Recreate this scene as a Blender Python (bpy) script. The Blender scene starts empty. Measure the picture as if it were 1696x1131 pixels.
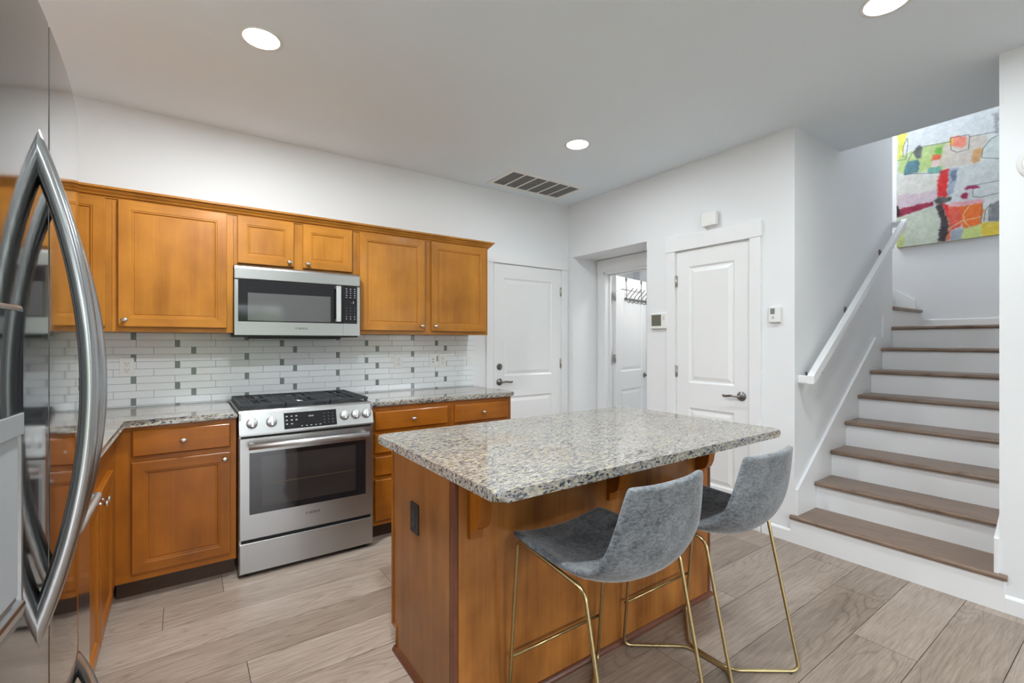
import bpy, bmesh, math, random
import numpy as np
from mathutils import Matrix, Vector
random.seed(7)
PI = math.pi
sc = bpy.context.scene
COL = sc.collection

# ------------------------------------------------------------------ camera
cam_d = bpy.data.cameras.new('camera'); cam = bpy.data.objects.new('camera', cam_d); COL.objects.link(cam)
cam.location = (0, 0, 1.34)
cam.rotation_euler = (PI/2, 0, -0.6147)
cam_d.sensor_width = 36; cam_d.lens = 36*772/1696; cam_d.clip_start = .02
cam_d.shift_y = 0.0004
sc.camera = cam

# ------------------------------------------------------------------ view
sc.view_settings.view_transform = 'Standard'; sc.view_settings.look = 'None'
sc.view_settings.gamma = 1; sc.view_settings.use_curve_mapping = False
sc.view_settings.exposure = 0.43
sc.cycles.use_denoising = True
sc.cycles.max_bounces = 10; sc.cycles.diffuse_bounces = 6; sc.cycles.glossy_bounces = 5
sc.cycles.sample_clamp_indirect = 6
sc.cycles.caustics_reflective = False; sc.cycles.caustics_refractive = False

# ------------------------------------------------------------------ node helpers
class NT:
    def __init__(s, nt): s.nt = nt; s.N = nt.nodes; s.L = nt.links
    def n(s, t, **k):
        nd = s.N.new(t)
        for a, b in k.items():
            if a in nd.inputs.keys() if isinstance(a, str) else False: nd.inputs[a].default_value = b
            else: setattr(nd, a, b)
        return nd
    def l(s, a, b): s.L.new(a, b)
    def math(s, op, a, b=None, c=None, clamp=False):
        m = s.N.new('ShaderNodeMath'); m.operation = op; m.use_clamp = clamp
        for i, v in enumerate((a, b, c)):
            if v is None: continue
            if isinstance(v, (int, float)): m.inputs[i].default_value = v
            else: s.L.new(v, m.inputs[i])
        return m.outputs[0]
    def ramp(s, f, pts, interp='LINEAR'):
        r = s.N.new('ShaderNodeValToRGB'); r.color_ramp.interpolation = interp
        e = r.color_ramp.elements
        while len(e) < len(pts): e.new(.5)
        for x, (p, c) in zip(e, pts):
            x.position = p; x.color = (*c, 1) if len(c) == 3 else c
        s.L.new(f, r.inputs[0]); return r.outputs[0]
    def mix(s, f, a, b, mode='MIX'):
        m = s.N.new('ShaderNodeMix'); m.data_type = 'RGBA'; m.blend_type = mode
        for i, v in ((0, f), (6, a), (7, b)):
            if isinstance(v, (int, float)): m.inputs[i].default_value = v
            elif isinstance(v, tuple): m.inputs[i].default_value = (*v, 1)
            else: s.L.new(v, m.inputs[i])
        return m.outputs[2]
    def pos(s, scale=(1, 1, 1), add=None):
        g = s.N.new('ShaderNodeNewGeometry').outputs['Position']
        if add is not None:
            v = s.N.new('ShaderNodeVectorMath'); v.operation = 'ADD'; s.L.new(g, v.inputs[0]); s.L.new(add, v.inputs[1]); g = v.outputs[0]
        m = s.N.new('ShaderNodeVectorMath'); m.operation = 'MULTIPLY'; m.inputs[1].default_value = scale
        s.L.new(g, m.inputs[0]); return m.outputs[0]
    def noise(s, vec, scale, detail=3, rough=.5, dist=0):
        n = s.N.new('ShaderNodeTexNoise'); n.inputs['Scale'].default_value = scale
        n.inputs['Detail'].default_value = detail; n.inputs['Roughness'].default_value = rough
        n.inputs['Distortion'].default_value = dist; s.L.new(vec, n.inputs['Vector']); return n.outputs[0]
    def bump(s, h, strength, dist=.001):
        b = s.N.new('ShaderNodeBump'); b.inputs['Strength'].default_value = strength
        b.inputs['Distance'].default_value = dist; s.L.new(h, b.inputs['Height']); return b.outputs[0]

def base(name):
    m = bpy.data.materials.new(name); m.use_nodes = True
    t = NT(m.node_tree); p = t.N['Principled BSDF']; return m, t, p
def setp(t, p, **k):
    names = dict(col='Base Color', rough='Roughness', metal='Metallic', spec='Specular IOR Level', coat='Coat Weight',
                 crough='Coat Roughness', sheen='Sheen Weight', srough='Sheen Roughness', emit='Emission Color', es='Emission Strength',
                 trans='Transmission Weight', ior='IOR', normal='Normal', aniso='Anisotropic')
    for a, v in k.items():
        i = p.inputs[names[a]]
        if isinstance(v, tuple): i.default_value = (*v, 1) if len(v) == 3 else v
        elif isinstance(v, (int, float)): i.default_value = v
        else: t.l(v, i)
def simple(name, col, rough=.5, **k):
    m, t, p = base(name); setp(t, p, col=col, rough=rough, **k); return m
def paint(name, col, rough=.6, bump=.15, scale=220, var=.02):
    m, t, p = base(name); v = t.pos()
    n = t.noise(v, scale, 2); n2 = t.noise(v, 1.3, 2)
    c = t.mix(n2, tuple(x*(1-var) for x in col), tuple(min(1, x*(1+var)) for x in col))
    setp(t, p, col=c, rough=rough, normal=t.bump(n, bump, .0006)); return m

# ------------------------------------------------------------------ world: bright overcast sky above green trees, seen through the rear windows
w = bpy.data.worlds.new('outside'); sc.world = w; w.use_nodes = True
t = NT(w.node_tree); bg = t.N['Background']
tc = t.N.new('ShaderNodeTexCoord'); sep = t.N.new('ShaderNodeSeparateXYZ'); t.l(tc.outputs['Generated'], sep.inputs[0])
n1 = t.noise(tc.outputs['Generated'], 9, 6, .65)
leaf = t.ramp(n1, [(.36, (.008, .014, .006)), (.5, (.035, .052, .03)), (.62, (.12, .145, .11)), (.72, (.6, .63, .66))])
hz = t.math('MULTIPLY_ADD', t.noise(tc.outputs['Generated'], 3, 4), .5, sep.outputs[2])
f = t.ramp(hz, [(.30, (0, 0, 0)), (.46, (1, 1, 1))])
sky = t.mix(f, leaf, (.88, .93, 1.0))
t.l(sky, bg.inputs[0]); bg.inputs[1].default_value = 11.5

# ------------------------------------------------------------------ lights: rear-window daylight, downlights, stairwell, plus added side window and mudroom lamp
def area(name, loc, rot, sx, sy, power, col=(1, 1, 1), shape='RECTANGLE', spread=PI):
    d = bpy.data.lights.new(name, 'AREA'); d.shape = shape; d.size = sx
    if shape == 'RECTANGLE': d.size_y = sy
    d.energy = power; d.color = col; d.spread = spread
    o = bpy.data.objects.new(name, d); COL.objects.link(o); o.location = loc; o.rotation_euler = rot; return o
XLW = -.88
DAY = (.93, .97, 1.0); WARM = (.90, .965, 1.0)
area('daylight_rear_glass_door', (.7, -4.42, 1.09), (PI/2, 0, 0), 2.2, 2.13, 1, DAY).data.cycles.is_portal = True
area('daylight_rear_window', (4.4, -4.42, 1.5), (PI/2, 0, 0), 1.6, 1.4, 1, DAY).data.cycles.is_portal = True
LIGHTS = [(.305, 2.50), (2.355, 2.505), (2.44, .70), (.305, .70)]
for (x, y), pw in zip(LIGHTS, (28, 7.5, 11, 30)):
    area('downlight_glow', (x, y, 2.765), (0, 0, 0), .13, .13, pw, WARM, 'DISK', PI)
for x, y in ((.9, -1.6), (2.6, -1.6)):
    area('downlight_glow', (x, y, 2.765), (0, 0, 0), .13, .13, 12, WARM, 'DISK', PI)
area('daylight_added_window', (XLW-.02, 1.77, 1.6), (PI/2, 0, -PI/2), .7, 1.0, 1, DAY).data.cycles.is_portal = True  # portal of the assumed window, added to brighten the left floor
area('stairwell_window_light', (5.2, 3.0, 4.6), (-PI/2*.75, 0, 0), 1.2, 1.0, 100, DAY)
area('mudroom_added_light', (4.35, 3.05, 2.6), (0, 0, 0), .25, .25, 8, (1, .98, .95), 'DISK')  # unseen lamp added to brighten the mudroom and its open door

# ------------------------------------------------------------------ mesh builder
BACK = Matrix(((1, 0, 0, 0), (0, 0, -1, 0), (0, 1, 0, 0), (0, 0, 0, 1)))     # u=+x v=+z w=-y
def frame(kind, off=(0, 0, 0)):
    R = {'back': ((1, 0, 0), (0, 0, 1), (0, -1, 0)), 'left': ((0, 1, 0), (0, 0, 1), (1, 0, 0)),
         'right': ((0, -1, 0), (0, 0, 1), (-1, 0, 0)), 'front': ((-1, 0, 0), (0, 0, 1), (0, 1, 0)), 'world': ((1, 0, 0), (0, 1, 0), (0, 0, 1)),
         'down': ((1, 0, 0), (0, -1, 0), (0, 0, -1))}[kind]
    M = Matrix.Identity(4)
    for j, c in enumerate(R):
        for i in range(3): M[i][j] = c[i]
    for i in range(3): M[i][3] = off[i]
    return M
class MB:
    def __init__(s, M=None): s.bm = bmesh.new(); s.M = M or Matrix.Identity(4)
    def _merge(s, b, mat=0, smooth=False, M=None):
        me = bpy.data.meshes.new('tmp')
        for f in b.faces:
            if mat is not None: f.material_index = mat
            f.smooth = smooth
        b.transform(s.M @ (M or Matrix.Identity(4)))
        bmesh.ops.recalc_face_normals(b, faces=b.faces)
        b.to_mesh(me); b.free(); s.bm.from_mesh(me); bpy.data.meshes.remove(me); return s
    def box(s, x0, x1, y0, y1, z0, z1, bev=0, mat=0, M=None, seg=2):
        b = bmesh.new(); r = bmesh.ops.create_cube(b, size=1)
        for v in r['verts']: v.co = Vector(((x0+x1)/2+v.co.x*(x1-x0), (y0+y1)/2+v.co.y*(y1-y0), (z0+z1)/2+v.co.z*(z1-z0)))
        if bev: bmesh.ops.bevel(b, geom=b.edges[:], offset=bev, segments=seg, profile=.5, affect='EDGES')
        return s._merge(b, mat, False, M)
    def prism(s, pts, d0, d1, axis='w', bev=0, mat=0, seg=2, smooth=False, M=None):
        """polygon pts (a,b) extruded d0..d1. axis w: (a,b,d); axis u: (d,a,b); axis v: (a,d,b)"""
        b = bmesh.new()
        def P(a, c, d): return {'w': (a, c, d), 'u': (d, a, c), 'v': (a, d, c)}[axis]
        v0 = [b.verts.new(P(*p, d0)) for p in pts]; v1 = [b.verts.new(P(*p, d1)) for p in pts]
        f0 = b.faces.new(v0); f1 = b.faces.new(v1[::-1]); n = len(pts)
        for i in range(n): b.faces.new((v0[i], v1[i], v1[(i+1) % n], v0[(i+1) % n]))
        if bev: bmesh.ops.bevel(b, geom=list(set(list(f0.edges)+list(f1.edges))), offset=bev, segments=seg, profile=.5, affect='EDGES')
        return s._merge(b, mat, smooth, M)
    def rings(s, u0, u1, v0, v1, rings, mat=0, mat_h=None, cap=True, M=None, back=True):
        b = bmesh.new(); prev = None; first = None
        for ins, wv in rings:
            q = [b.verts.new(p) for p in ((u0+ins, v0+ins, wv), (u1-ins, v0+ins, wv), (u1-ins, v1-ins, wv), (u0+ins, v1-ins, wv))]
            if prev:
                for i in range(4):
                    f = b.faces.new((prev[i], prev[(i+1) % 4], q[(i+1) % 4], q[i]))
                    f.material_index = mat_h if (mat_h is not None and i in (0, 2)) else mat
            else: first = q
            prev = q
        if cap: b.faces.new(prev).material_index = mat
        if back: b.faces.new(first[::-1]).material_index = mat
        return s._merge(b, None, False, M)
    def lathe(s, prof, n=24, mat=0, M=None, scale=(1, 1), smooth=True):
        """prof (r, w) spun about the w axis"""
        b = bmesh.new(); R = []
        for r, z in prof:
            if r < 1e-6: R.append([b.verts.new((0, 0, z))])
            else: R.append([b.verts.new((r*math.cos(2*PI*i/n)*scale[0], r*math.sin(2*PI*i/n)*scale[1], z)) for i in range(n)])
        for A, B in zip(R, R[1:]):
            for i in range(n):
                j = (i+1) % n
                if len(A) == 1 and len(B) == 1: continue
                if len(A) == 1: b.faces.new((A[0], B[j], B[i]))
                elif len(B) == 1: b.faces.new((A[i], A[j], B[0]))
                else: b.faces.new((A[i], A[j], B[j], B[i]))
        if len(R[0]) > 1: b.faces.new(R[0][::-1])
        if len(R[-1]) > 1: b.faces.new(R[-1])
        return s._merge(b, mat, smooth, M)
    def tube(s, pts, r, n=12, mat=0, closed=False, ry=None, up=None, M=None, taper=None, cap=True):
        """tube along pts, elliptical section (r along side, ry along up)"""
        b = bmesh.new(); pts = [Vector(p) for p in pts]; N = len(pts); R = []
        ry = ry or r; ref = Vector(up) if up else None; last = None
        for i, p in enumerate(pts):
            a = pts[(i-1) % N] if (closed or i > 0) else p
            c = pts[(i+1) % N] if (closed or i < N-1) else p
            T = (c-a).normalized()
            if ref is not None: S = T.cross(ref)
            elif last is None: S = T.cross(Vector((0, 0, 1)) if abs(T.z) < .9 else Vector((1, 0, 0)))
            else: S = last - T*last.dot(T)
            S.normalize(); last = S; U = S.cross(T).normalized()
            k = taper[i] if taper else 1
            R.append([b.verts.new(p+S*(r*k*math.cos(2*PI*j/n))+U*(ry*k*math.sin(2*PI*j/n))) for j in range(n)])
        for i in range(N if closed else N-1):
            A, B = R[i], R[(i+1) % N]
            for j in range(n): b.faces.new((A[j], A[(j+1) % n], B[(j+1) % n], B[j]))
        if not closed and cap: b.faces.new(R[0][::-1]); b.faces.new(R[-1])
        return s._merge(b, mat, True, M)
    def sweep(s, path, prof, mat=0, M=None):
        """profile (out, z) swept along a horizontal path (x,y), outward = right-hand side, mitred"""
        b = bmesh.new(); R = []; n = len(path)
        for i, (x, y) in enumerate(path):
            d = []
            if i > 0: d.append(Vector((x-path[i-1][0], y-path[i-1][1])).normalized())
            if i < n-1: d.append(Vector((path[i+1][0]-x, path[i+1][1]-y)).normalized())
            nn = [Vector((q.y, -q.x)) for q in d]
            if len(nn) == 2:
                m = (nn[0]+nn[1]); m = m/m.dot(nn[0])
            else: m = nn[0]
            R.append([b.verts.new((x+m.x*o, y+m.y*o, z)) for o, z in prof])
        k = len(prof)
        for A, B in zip(R, R[1:]):
            for j in range(k): b.faces.new((A[j], A[(j+1) % k], B[(j+1) % k], B[j]))
        b.faces.new(R[0][::-1]); b.faces.new(R[-1])
        return s._merge(b, mat, False, M)
    def build(s, name, mats, parent=None, loc=None, smooth_angle=None):
        me = bpy.data.meshes.new(name); s.bm.to_mesh(me); s.bm.free()
        for m in (mats if isinstance(mats, (list, tuple)) else [mats]): me.materials.append(m)
        o = bpy.data.objects.new(name, me); COL.objects.link(o)
        if parent is not None:
            o.parent = parent;
            off = root_loc(parent); me.transform(Matrix.Translation(-off))
        else:
            if loc is None:
                xs = [v.co for v in me.vertices]
                lo = [min(v[i] for v in xs) for i in range(3)]; hi = [max(v[i] for v in xs) for i in range(3)]
                loc = ((lo[0]+hi[0])/2, (lo[1]+hi[1])/2, lo[2])
            me.transform(Matrix.Translation(-Vector(loc))); o.location = loc
        return o

def root_loc(o):
    while o.parent is not None: o = o.parent
    return Vector(o.location)
def tag(o, label=None, cat=None, group=None, kind=None):
    if label: o['label'] = label
    if cat: o['category'] = cat
    if group: o['group'] = group
    if kind: o['kind'] = kind
    return o
def thing(name, loc, label, cat, group=None, kind=None):
    o = bpy.data.objects.new(name, None); COL.objects.link(o); o.location = loc; o.empty_display_size = .1
    return tag(o, label, cat, group, kind)
def arc(pts, r, n=6):
    """round the corners of a 3D polyline"""
    P = [Vector(p) for p in pts]; out = [P[0]]
    for i in range(1, len(P)-1):
        a = (P[i-1]-P[i]); c = (P[i+1]-P[i]); rr = min(r, a.length*.49, c.length*.49)
        A = P[i]+a.normalized()*rr; C = P[i]+c.normalized()*rr
        for k in range(n+1):
            q = k/n; out.append(A*(1-q)**2+P[i]*2*q*(1-q)+C*q*q)
    out.append(P[-1]); return out
def text_mesh(body, size, M, name, mat, parent, depth=.0003, bold=False):
    cu = bpy.data.curves.new('lettering', 'FONT'); cu.body = body; cu.size = size; cu.extrude = depth
    cu.align_x = 'LEFT'; cu.offset = size*.02 if bold else 0; cu.space_character = 1.12
    tmp = bpy.data.objects.new('lettering_tmp', cu); COL.objects.link(tmp)
    dg = bpy.context.evaluated_depsgraph_get(); dg.update()
    me = bpy.data.meshes.new_from_object(tmp.evaluated_get(dg))
    bpy.data.objects.remove(tmp); bpy.data.curves.remove(cu)
    b = MB(); me.transform(M); b.bm.from_mesh(me); bpy.data.meshes.remove(me)
    return b

# ------------------------------------------------------------------ materials
M_wall = paint('wall_paint', (.815, .83, .845))
M_ceil = paint('ceiling_paint', (.78, .85, .90), .75)
M_trim = paint('white_trim_paint', (.84, .85, .86), .35, .05)
M_door = paint('white_door_paint', (.84, .85, .855), .35, .06)
M_dark = simple('dark_gap', (.02, .02, .02), .7)
M_white_plastic = simple('white_plastic', (.82, .82, .80), .35)
M_grey_plastic = simple('grey_plastic', (.25, .26, .27), .5)
M_black_plastic = simple('black_plastic', (.018, .018, .02), .4)
M_bronze = simple('dark_nickel', (.22, .21, .20), .28, metal=1.0)
M_nickel = simple('brushed_nickel', (.62, .60, .57), .25, metal=1.0)
M_iron = simple('cast_iron', (.028, .03, .033), .5)
M_lamp = simple('lamp_lens', (1, 1, 1), .5, emit=(1, .97, .92), es=12.0)

def wood(name, axis, dark, light, rough=.32, gs=1.0):
    m, t, p = base(name)
    oi = t.N.new('ShaderNodeObjectInfo'); cmb = t.N.new('ShaderNodeCombineXYZ')
    for i, k in enumerate((13.7, 5.1, 9.3)): t.l(t.math('MULTIPLY', oi.outputs['Random'], k), cmb.inputs[i])
    s = [9*gs]*3; s['xyz'.index(axis)] = .8*gs
    v = t.pos(tuple(s), cmb.outputs[0])
    s2 = [70*gs]*3; s2['xyz'.index(axis)] = 2.5*gs
    v2 = t.pos(tuple(s2), cmb.outputs[0])
    a = t.noise(v, 1, 4, .55, .6); bb = t.noise(v2, 1, 3, .6)
    blot = t.noise(t.pos((5, 5, 4), cmb.outputs[0]), 1, 3)
    f = t.math('ADD', t.math('MULTIPLY', a, .38), t.math('MULTIPLY', bb, .16)); f = t.math('ADD', f, t.math('MULTIPLY', blot, .5))
    c = t.ramp(f, [(.36, dark), (.68, light)])
    r = t.math('MULTIPLY_ADD', oi.outputs['Random'], .16, .92)
    hsv = t.N.new('ShaderNodeHueSaturation'); t.l(r, hsv.inputs['Value']); t.l(c, hsv.inputs['Color'])
    setp(t, p, col=hsv.outputs[0], rough=rough, spec=.3, coat=.05, crough=.12, normal=t.bump(bb, .06, .0006)); return m
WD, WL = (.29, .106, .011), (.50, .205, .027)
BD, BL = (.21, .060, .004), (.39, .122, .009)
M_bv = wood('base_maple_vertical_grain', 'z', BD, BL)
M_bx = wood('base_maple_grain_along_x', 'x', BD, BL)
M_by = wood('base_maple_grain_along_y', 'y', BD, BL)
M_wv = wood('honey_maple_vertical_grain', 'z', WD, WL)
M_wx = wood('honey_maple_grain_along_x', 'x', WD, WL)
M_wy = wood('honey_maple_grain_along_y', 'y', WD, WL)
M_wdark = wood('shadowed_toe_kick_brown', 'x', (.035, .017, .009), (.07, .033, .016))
M_iv = wood('island_veneer_vertical_grain', 'z', (.19, .070, .018), (.35, .145, .042), .3, 1.3)
M_iv2 = wood('island_back_veneer', 'z', (.15, .050, .010), (.42, .165, .036), .3, 1.1)
M_shoe = wood('reddish_shoe_moulding', 'x', (.10, .034, .017), (.18, .062, .03), .3)

def oak(name, axis, cols, attr=True):
    m, t, p = base(name); other = 'y' if axis == 'x' else 'x'
    at = t.N.new('ShaderNodeAttribute'); at.attribute_name = 'plank'
    sc_ = t.N.new('ShaderNodeVectorMath'); sc_.operation = 'SCALE'; sc_.inputs['Scale'].default_value = 17.0
    t.l(at.outputs['Color'], sc_.inputs[0])
    def S(a, b): return (a, b, 1) if axis == 'x' else (b, a, 1)
    cath = t.noise(t.pos(S(.85, 6.5), sc_.outputs[0]), 1, 1.5, .4, .1)
    rings = t.math('FRACT', t.math('MULTIPLY', cath, 22)); rings = t.math('ABSOLUTE', t.math('SUBTRACT', rings, .5))
    rings = t.math('MULTIPLY', t.math('POWER', t.math('MULTIPLY', rings, 2), 4), t.ramp(t.noise(t.pos(S(1.2, 3), sc_.outputs[0]), 1, 1), [(.42, (0, 0, 0)), (.58, (1, 1, 1))]))
    fine = t.noise(t.pos(S(6, 110), sc_.outputs[0]), 1, 3, .6)
    pore = t.ramp(t.noise(t.pos(S(14, 260), sc_.outputs[0]), 1, 2, .5), [(.34, (1, 1, 1)), (.44, (0, 0, 0))])
    blot = t.noise(t.pos(S(1.6, 4), sc_.outputs[0]), 1, 2)
    sepc = t.N.new('ShaderNodeSeparateColor'); t.l(at.outputs['Color'], sepc.inputs[0])
    f = t.math('ADD', t.math('MULTIPLY', rings, -.16), t.math('MULTIPLY', fine, .52))
    f = t.math('ADD', f, t.math('MULTIPLY', blot, .34)); f = t.math('ADD', f, t.math('MULTIPLY', sepc.outputs[0], .16))
    c = t.ramp(f, [(.22, cols[0]), (.48, cols[1]), (.72, cols[2])])
    c = t.mix(t.math('MULTIPLY', pore, .22), c, tuple(x*.5 for x in cols[0]))
    setp(t, p, col=c, rough=.36, coat=.08, crough=.3, normal=t.bump(t.math('SUBTRACT', fine, pore), .12, .0006)); return m
M_floor = oak('greige_oak_planks', 'x', ((.165, .12, .088), (.335, .26, .207), (.50, .415, .345)))
M_tread = oak('oak_stair_tread', 'y', ((.15, .095, .065), (.26, .175, .125), (.35, .25, .19)))
M_treadx = oak('oak_stair_tread_x', 'x', ((.15, .095, .065), (.26, .175, .125), (.35, .25, .19)))

def granite():
    m, t, p = base('speckled_granite')
    P0 = t.pos((.5, 1.5, .95)); d = t.N.new('ShaderNodeTexNoise'); d.inputs['Scale'].default_value = 45; t.l(P0, d.inputs['Vector'])
    dv = t.N.new('ShaderNodeVectorMath'); dv.operation = 'MULTIPLY_ADD'; t.l(d.outputs['Color'], dv.inputs[0]); dv.inputs[1].default_value = (.022, .022, .022); t.l(P0, dv.inputs[2])
    P1 = dv.outputs[0]
    vo = t.N.new('ShaderNodeTexVoronoi'); vo.inputs['Scale'].default_value = 150; t.l(P1, vo.inputs['Vector'])
    sepc = t.N.new('ShaderNodeSeparateColor'); t.l(vo.outputs['Color'], sepc.inputs[0])
    big = t.noise(t.pos(), 5, 3, .6)
    k = t.math('ADD', sepc.outputs[0], t.math('MULTIPLY', t.math('SUBTRACT', big, .5), .5))
    c = t.ramp(k, [(0, (.05, .055, .07)), (.10, (.06, .065, .08)), (.15, (.20, .205, .225)), (.30, (.27, .26, .255)), (.42, (.31, .285, .23)), (.6, (.42, .38, .28)), (.75, (.46, .43, .36)), (.88, (.26, .22, .18)), (1, (.38, .38, .38))], 'LINEAR')
    vo2 = t.N.new('ShaderNodeTexVoronoi'); vo2.inputs['Scale'].default_value = 185; t.l(P1, vo2.inputs['Vector'])
    s2 = t.N.new('ShaderNodeSeparateColor'); t.l(vo2.outputs['Color'], s2.inputs[0])
    pres = t.math('LESS_THAN', s2.outputs[1], t.math('MULTIPLY_ADD', big, .44, .04))
    near = t.math('LESS_THAN', vo2.outputs['Distance'], .45)
    c = t.mix(t.math('MULTIPLY', pres, near), c, (.035, .035, .042))
    tan = t.ramp(t.noise(t.pos(), 3.2, 3), [(.5, (0, 0, 0)), (.72, (1, 1, 1))])
    c = t.mix(t.math('MULTIPLY', tan, .45), c, (.95, .72, .55), 'MULTIPLY')
    setp(t, p, col=c, rough=.06, spec=.6); return m
M_granite = granite()

def steel(name, col, rough, axis='z', streak=.06, aniso=0):
    m, t, p = base(name); s = [260]*3; s['xyz'.index(axis)] = 1.5
    n = t.noise(t.pos(tuple(s)), 1, 2, .6)
    r = t.math('MULTIPLY_ADD', n, streak, rough-streak/2)
    setp(t, p, col=col, metal=1.0, rough=r, normal=t.bump(n, .03, .0003), aniso=aniso); return m
M_steel = steel('brushed_stainless', (.42, .42, .415), .33, 'x')
M_steel_bar = steel('satin_stainless_bar', (.62, .62, .62), .42, 'x', .03)
M_fridge = steel('fridge_stainless', (.33, .33, .33), .075, 'z', .03)
M_fhandle = steel('fridge_handle_steel', (.44, .45, .46), .24, 'z', .03)
M_brass = steel('brushed_brass', (.43, .335, .165), .30, 'z', .08)
M_blackglass = simple('black_glass', (.012, .012, .014), .04, spec=.6)
M_ovenglass = simple('oven_window_glass', (.03, .027, .026), .05, spec=.6)
M_mwglass = simple('microwave_window_glass', (.10, .10, .10), .06, spec=.6)
M_mark = simple('grey_print', (.30, .31, .32), .5)
M_print = simple('dark_print', (.03, .03, .03), .5)
M_lcd = simple('lcd_screen', (.16, .16, .13), .2)
M_tile = simple('white_glazed_tile', (.86, .89, .91), .12)
M_accent = paint('grey_glass_accent_tile', (.22, .26, .26), .1, .3, 60, .2)
M_grout = simple('grey_grout', (.36, .37, .37), .9)

def velvet():
    m, t, p = base('grey_velvet')
    v = t.pos(); n = t.noise(v, 9, 4, .6, .8); f = t.noise(t.pos((1, 1, 2.2)), 70, 4, .7)
    k = t.math('ADD', t.math('MULTIPLY', n, .38), t.math('MULTIPLY', f, .62))
    c = t.ramp(k, [(.36, (.064, .072, .082)), (.60, (.25, .268, .285))])
    setp(t, p, col=c, rough=.85, sheen=.6, srough=.35, normal=t.bump(f, .12, .001), spec=.2); return m
M_velvet = velvet()

# =================================================================== THE ROOM
XW = 3.336          # wall with the doors
YB = 3.70           # wall behind the range
XL = -.88           # wall behind the fridge
CH = 2.78
RISE = .1845; RUN = .2575
def nose(i): return 3.306 if i == 1 else 3.582+(i-2)*RUN
LAND = RISE*8; XLAND = nose(8)+.03; XFAR = 6.05; YS0, YS1 = .499, 1.454
def S(name, b, mats, label=None, cat=None):
    o = b.build(name, mats); o['kind'] = 'structure'
    if label: o['label'] = label
    if cat: o['category'] = cat
    return o

# floor: individual bevelled planks in one mesh, a random value per plank
def build_floor():
    b = MB(); b.box(-1.2, 7.2, -4.7, 3.9, -.05, -.004, mat=1)
    bm = b.bm; lay = bm.verts.layers.float_color.new('plank')
    fixed = {2: (-.02, 2.94), 1: (2.516, 1.2), -2: (.6, 2.2)}
    ends = {7: .18, 3: .219, -2: 2.94, -3: 2.516}
    PW = .232
    for k in range(-26, 12):
        y0 = 1.312+PW*k; rnd = random.Random(k*77+5)
        kk = k
        x = {7: .18-1.5*2, 3: .219-1.5*2, -2: 2.94-1.5*3, -3: 2.516-1.5*3}.get(k, -1.2-rnd.random()*1.5)
        while x < 7.2:
            a, c = max(x, -1.2), min(x+1.5, 7.2)
            if c-a > .02:
                q = bmesh.new(); r = bmesh.ops.create_cube(q, size=1); g = .0013
                for v in r['verts']: v.co = Vector(((a+c)/2+v.co.x*(c-a-2*g), y0+PW/2+v.co.y*(PW-2*g), -.01+v.co.z*.02))
                top = [e for e in q.edges if all(v.co.z > -.001 for v in e.verts)]
                l2 = q.verts.layers.float_color.new('plank'); colr = (rnd.random(), rnd.random(), rnd.random(), 1)
                for v in q.verts: v[l2] = colr
                me = bpy.data.meshes.new('t'); q.to_mesh(me); q.free(); bm.from_mesh(me); bpy.data.meshes.remove(me)
            x += 1.5
    return S('floor', b, [M_floor, M_dark], 'greige oak plank floor running under the kitchen island', 'floor')
build_floor()

# ceiling (with the opening over the stairs)
b = MB()
b.box(XL-.12, XW+.12, -4.4, 3.82, CH, CH+.3)
b.box(XW+.12, 4.07, YS0-.001, YS1+.001, CH, CH+.3)
b.box(XW+.12, 6.9, -4.4, .02, CH, CH+.3)
S('ceiling', b, M_ceil, 'smooth pale grey kitchen ceiling with recessed lights', 'ceiling')

# wall behind the range, with an opening for the door at its right end
DX0, DX1, DH = 2.396, 3.231, 2.088
b = MB(); b.box(XL-.12, DX0-.012, YB, YB+.12, 0, CH); b.box(DX1+.012, XW+.12, YB, YB+.12, 0, CH); b.box(DX0-.012, DX1+.012, YB, YB+.12, DH+.01, CH)
S('wall_back', b, M_wall, 'white wall behind the range and wooden cabinets', 'wall')
b = MB()
for q in ((-4.4, 1.42, 0, CH), (2.12, YB, 0, CH), (1.42, 2.12, 0, 1.1), (1.42, 2.12, 2.1, CH)): b.box(XL-.12, XL, *q)
S('wall_left', b, M_wall, 'white wall behind the refrigerator', 'wall')
# wall with the pantry door and the recess
PY0, PY1, PH = 1.757, 2.365, 2.080
AY0, AY1, AH = 2.668, 3.621, 2.225
b = MB(); t_ = .12
b.box(XW, XW+t_, YS1, PY0-.012, 0, CH); b.box(XW, XW+t_, PY0-.012, PY1+.012, PH+.01, CH)
b.box(XW, XW+t_, PY1+.012, AY0, 0, CH); b.box(XW, XW+t_, AY0, AY1, AH, CH); b.box(XW, XW+t_, AY1, YB, 0, CH)
b.box(XW+t_, 3.70, AY1, YB+.12, 0, CH); b.box(XW+t_, 3.70, AY0-.1, AY0, 0, AH+.1); b.box(XW+t_, 3.70, AY0, AY1, AH, CH)
b.box(3.70, 3.82, 2.5, 2.75, 0, AH+.2); b.box(3.70, 3.82, 3.525, 4.4, 0, CH); b.box(3.70, 3.82, 2.75, 3.525, 2.085, AH+.2)
S('wall_right', b, M_wall, 'white wall with the closed pantry door and recess to the mudroom', 'wall')
# mudroom seen through the open door
b = MB(); b.box(3.70, 5.3, 4.4, 4.5, 0, 2.7); b.box(5.2, 5.3, 2.4, 4.4, 0, 2.7); b.box(3.82, 5.2, 2.4, 2.5, 0, 2.7); b.box(3.70, 5.3, 2.4, 4.5, 2.7, 2.78)
b.box(3.7, 5.3, 2.4, 4.5, -.05, 0.0005)
S('wall_mudroom', b, M_wall, 'white walls of the mudroom seen through the open door', 'wall')
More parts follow.
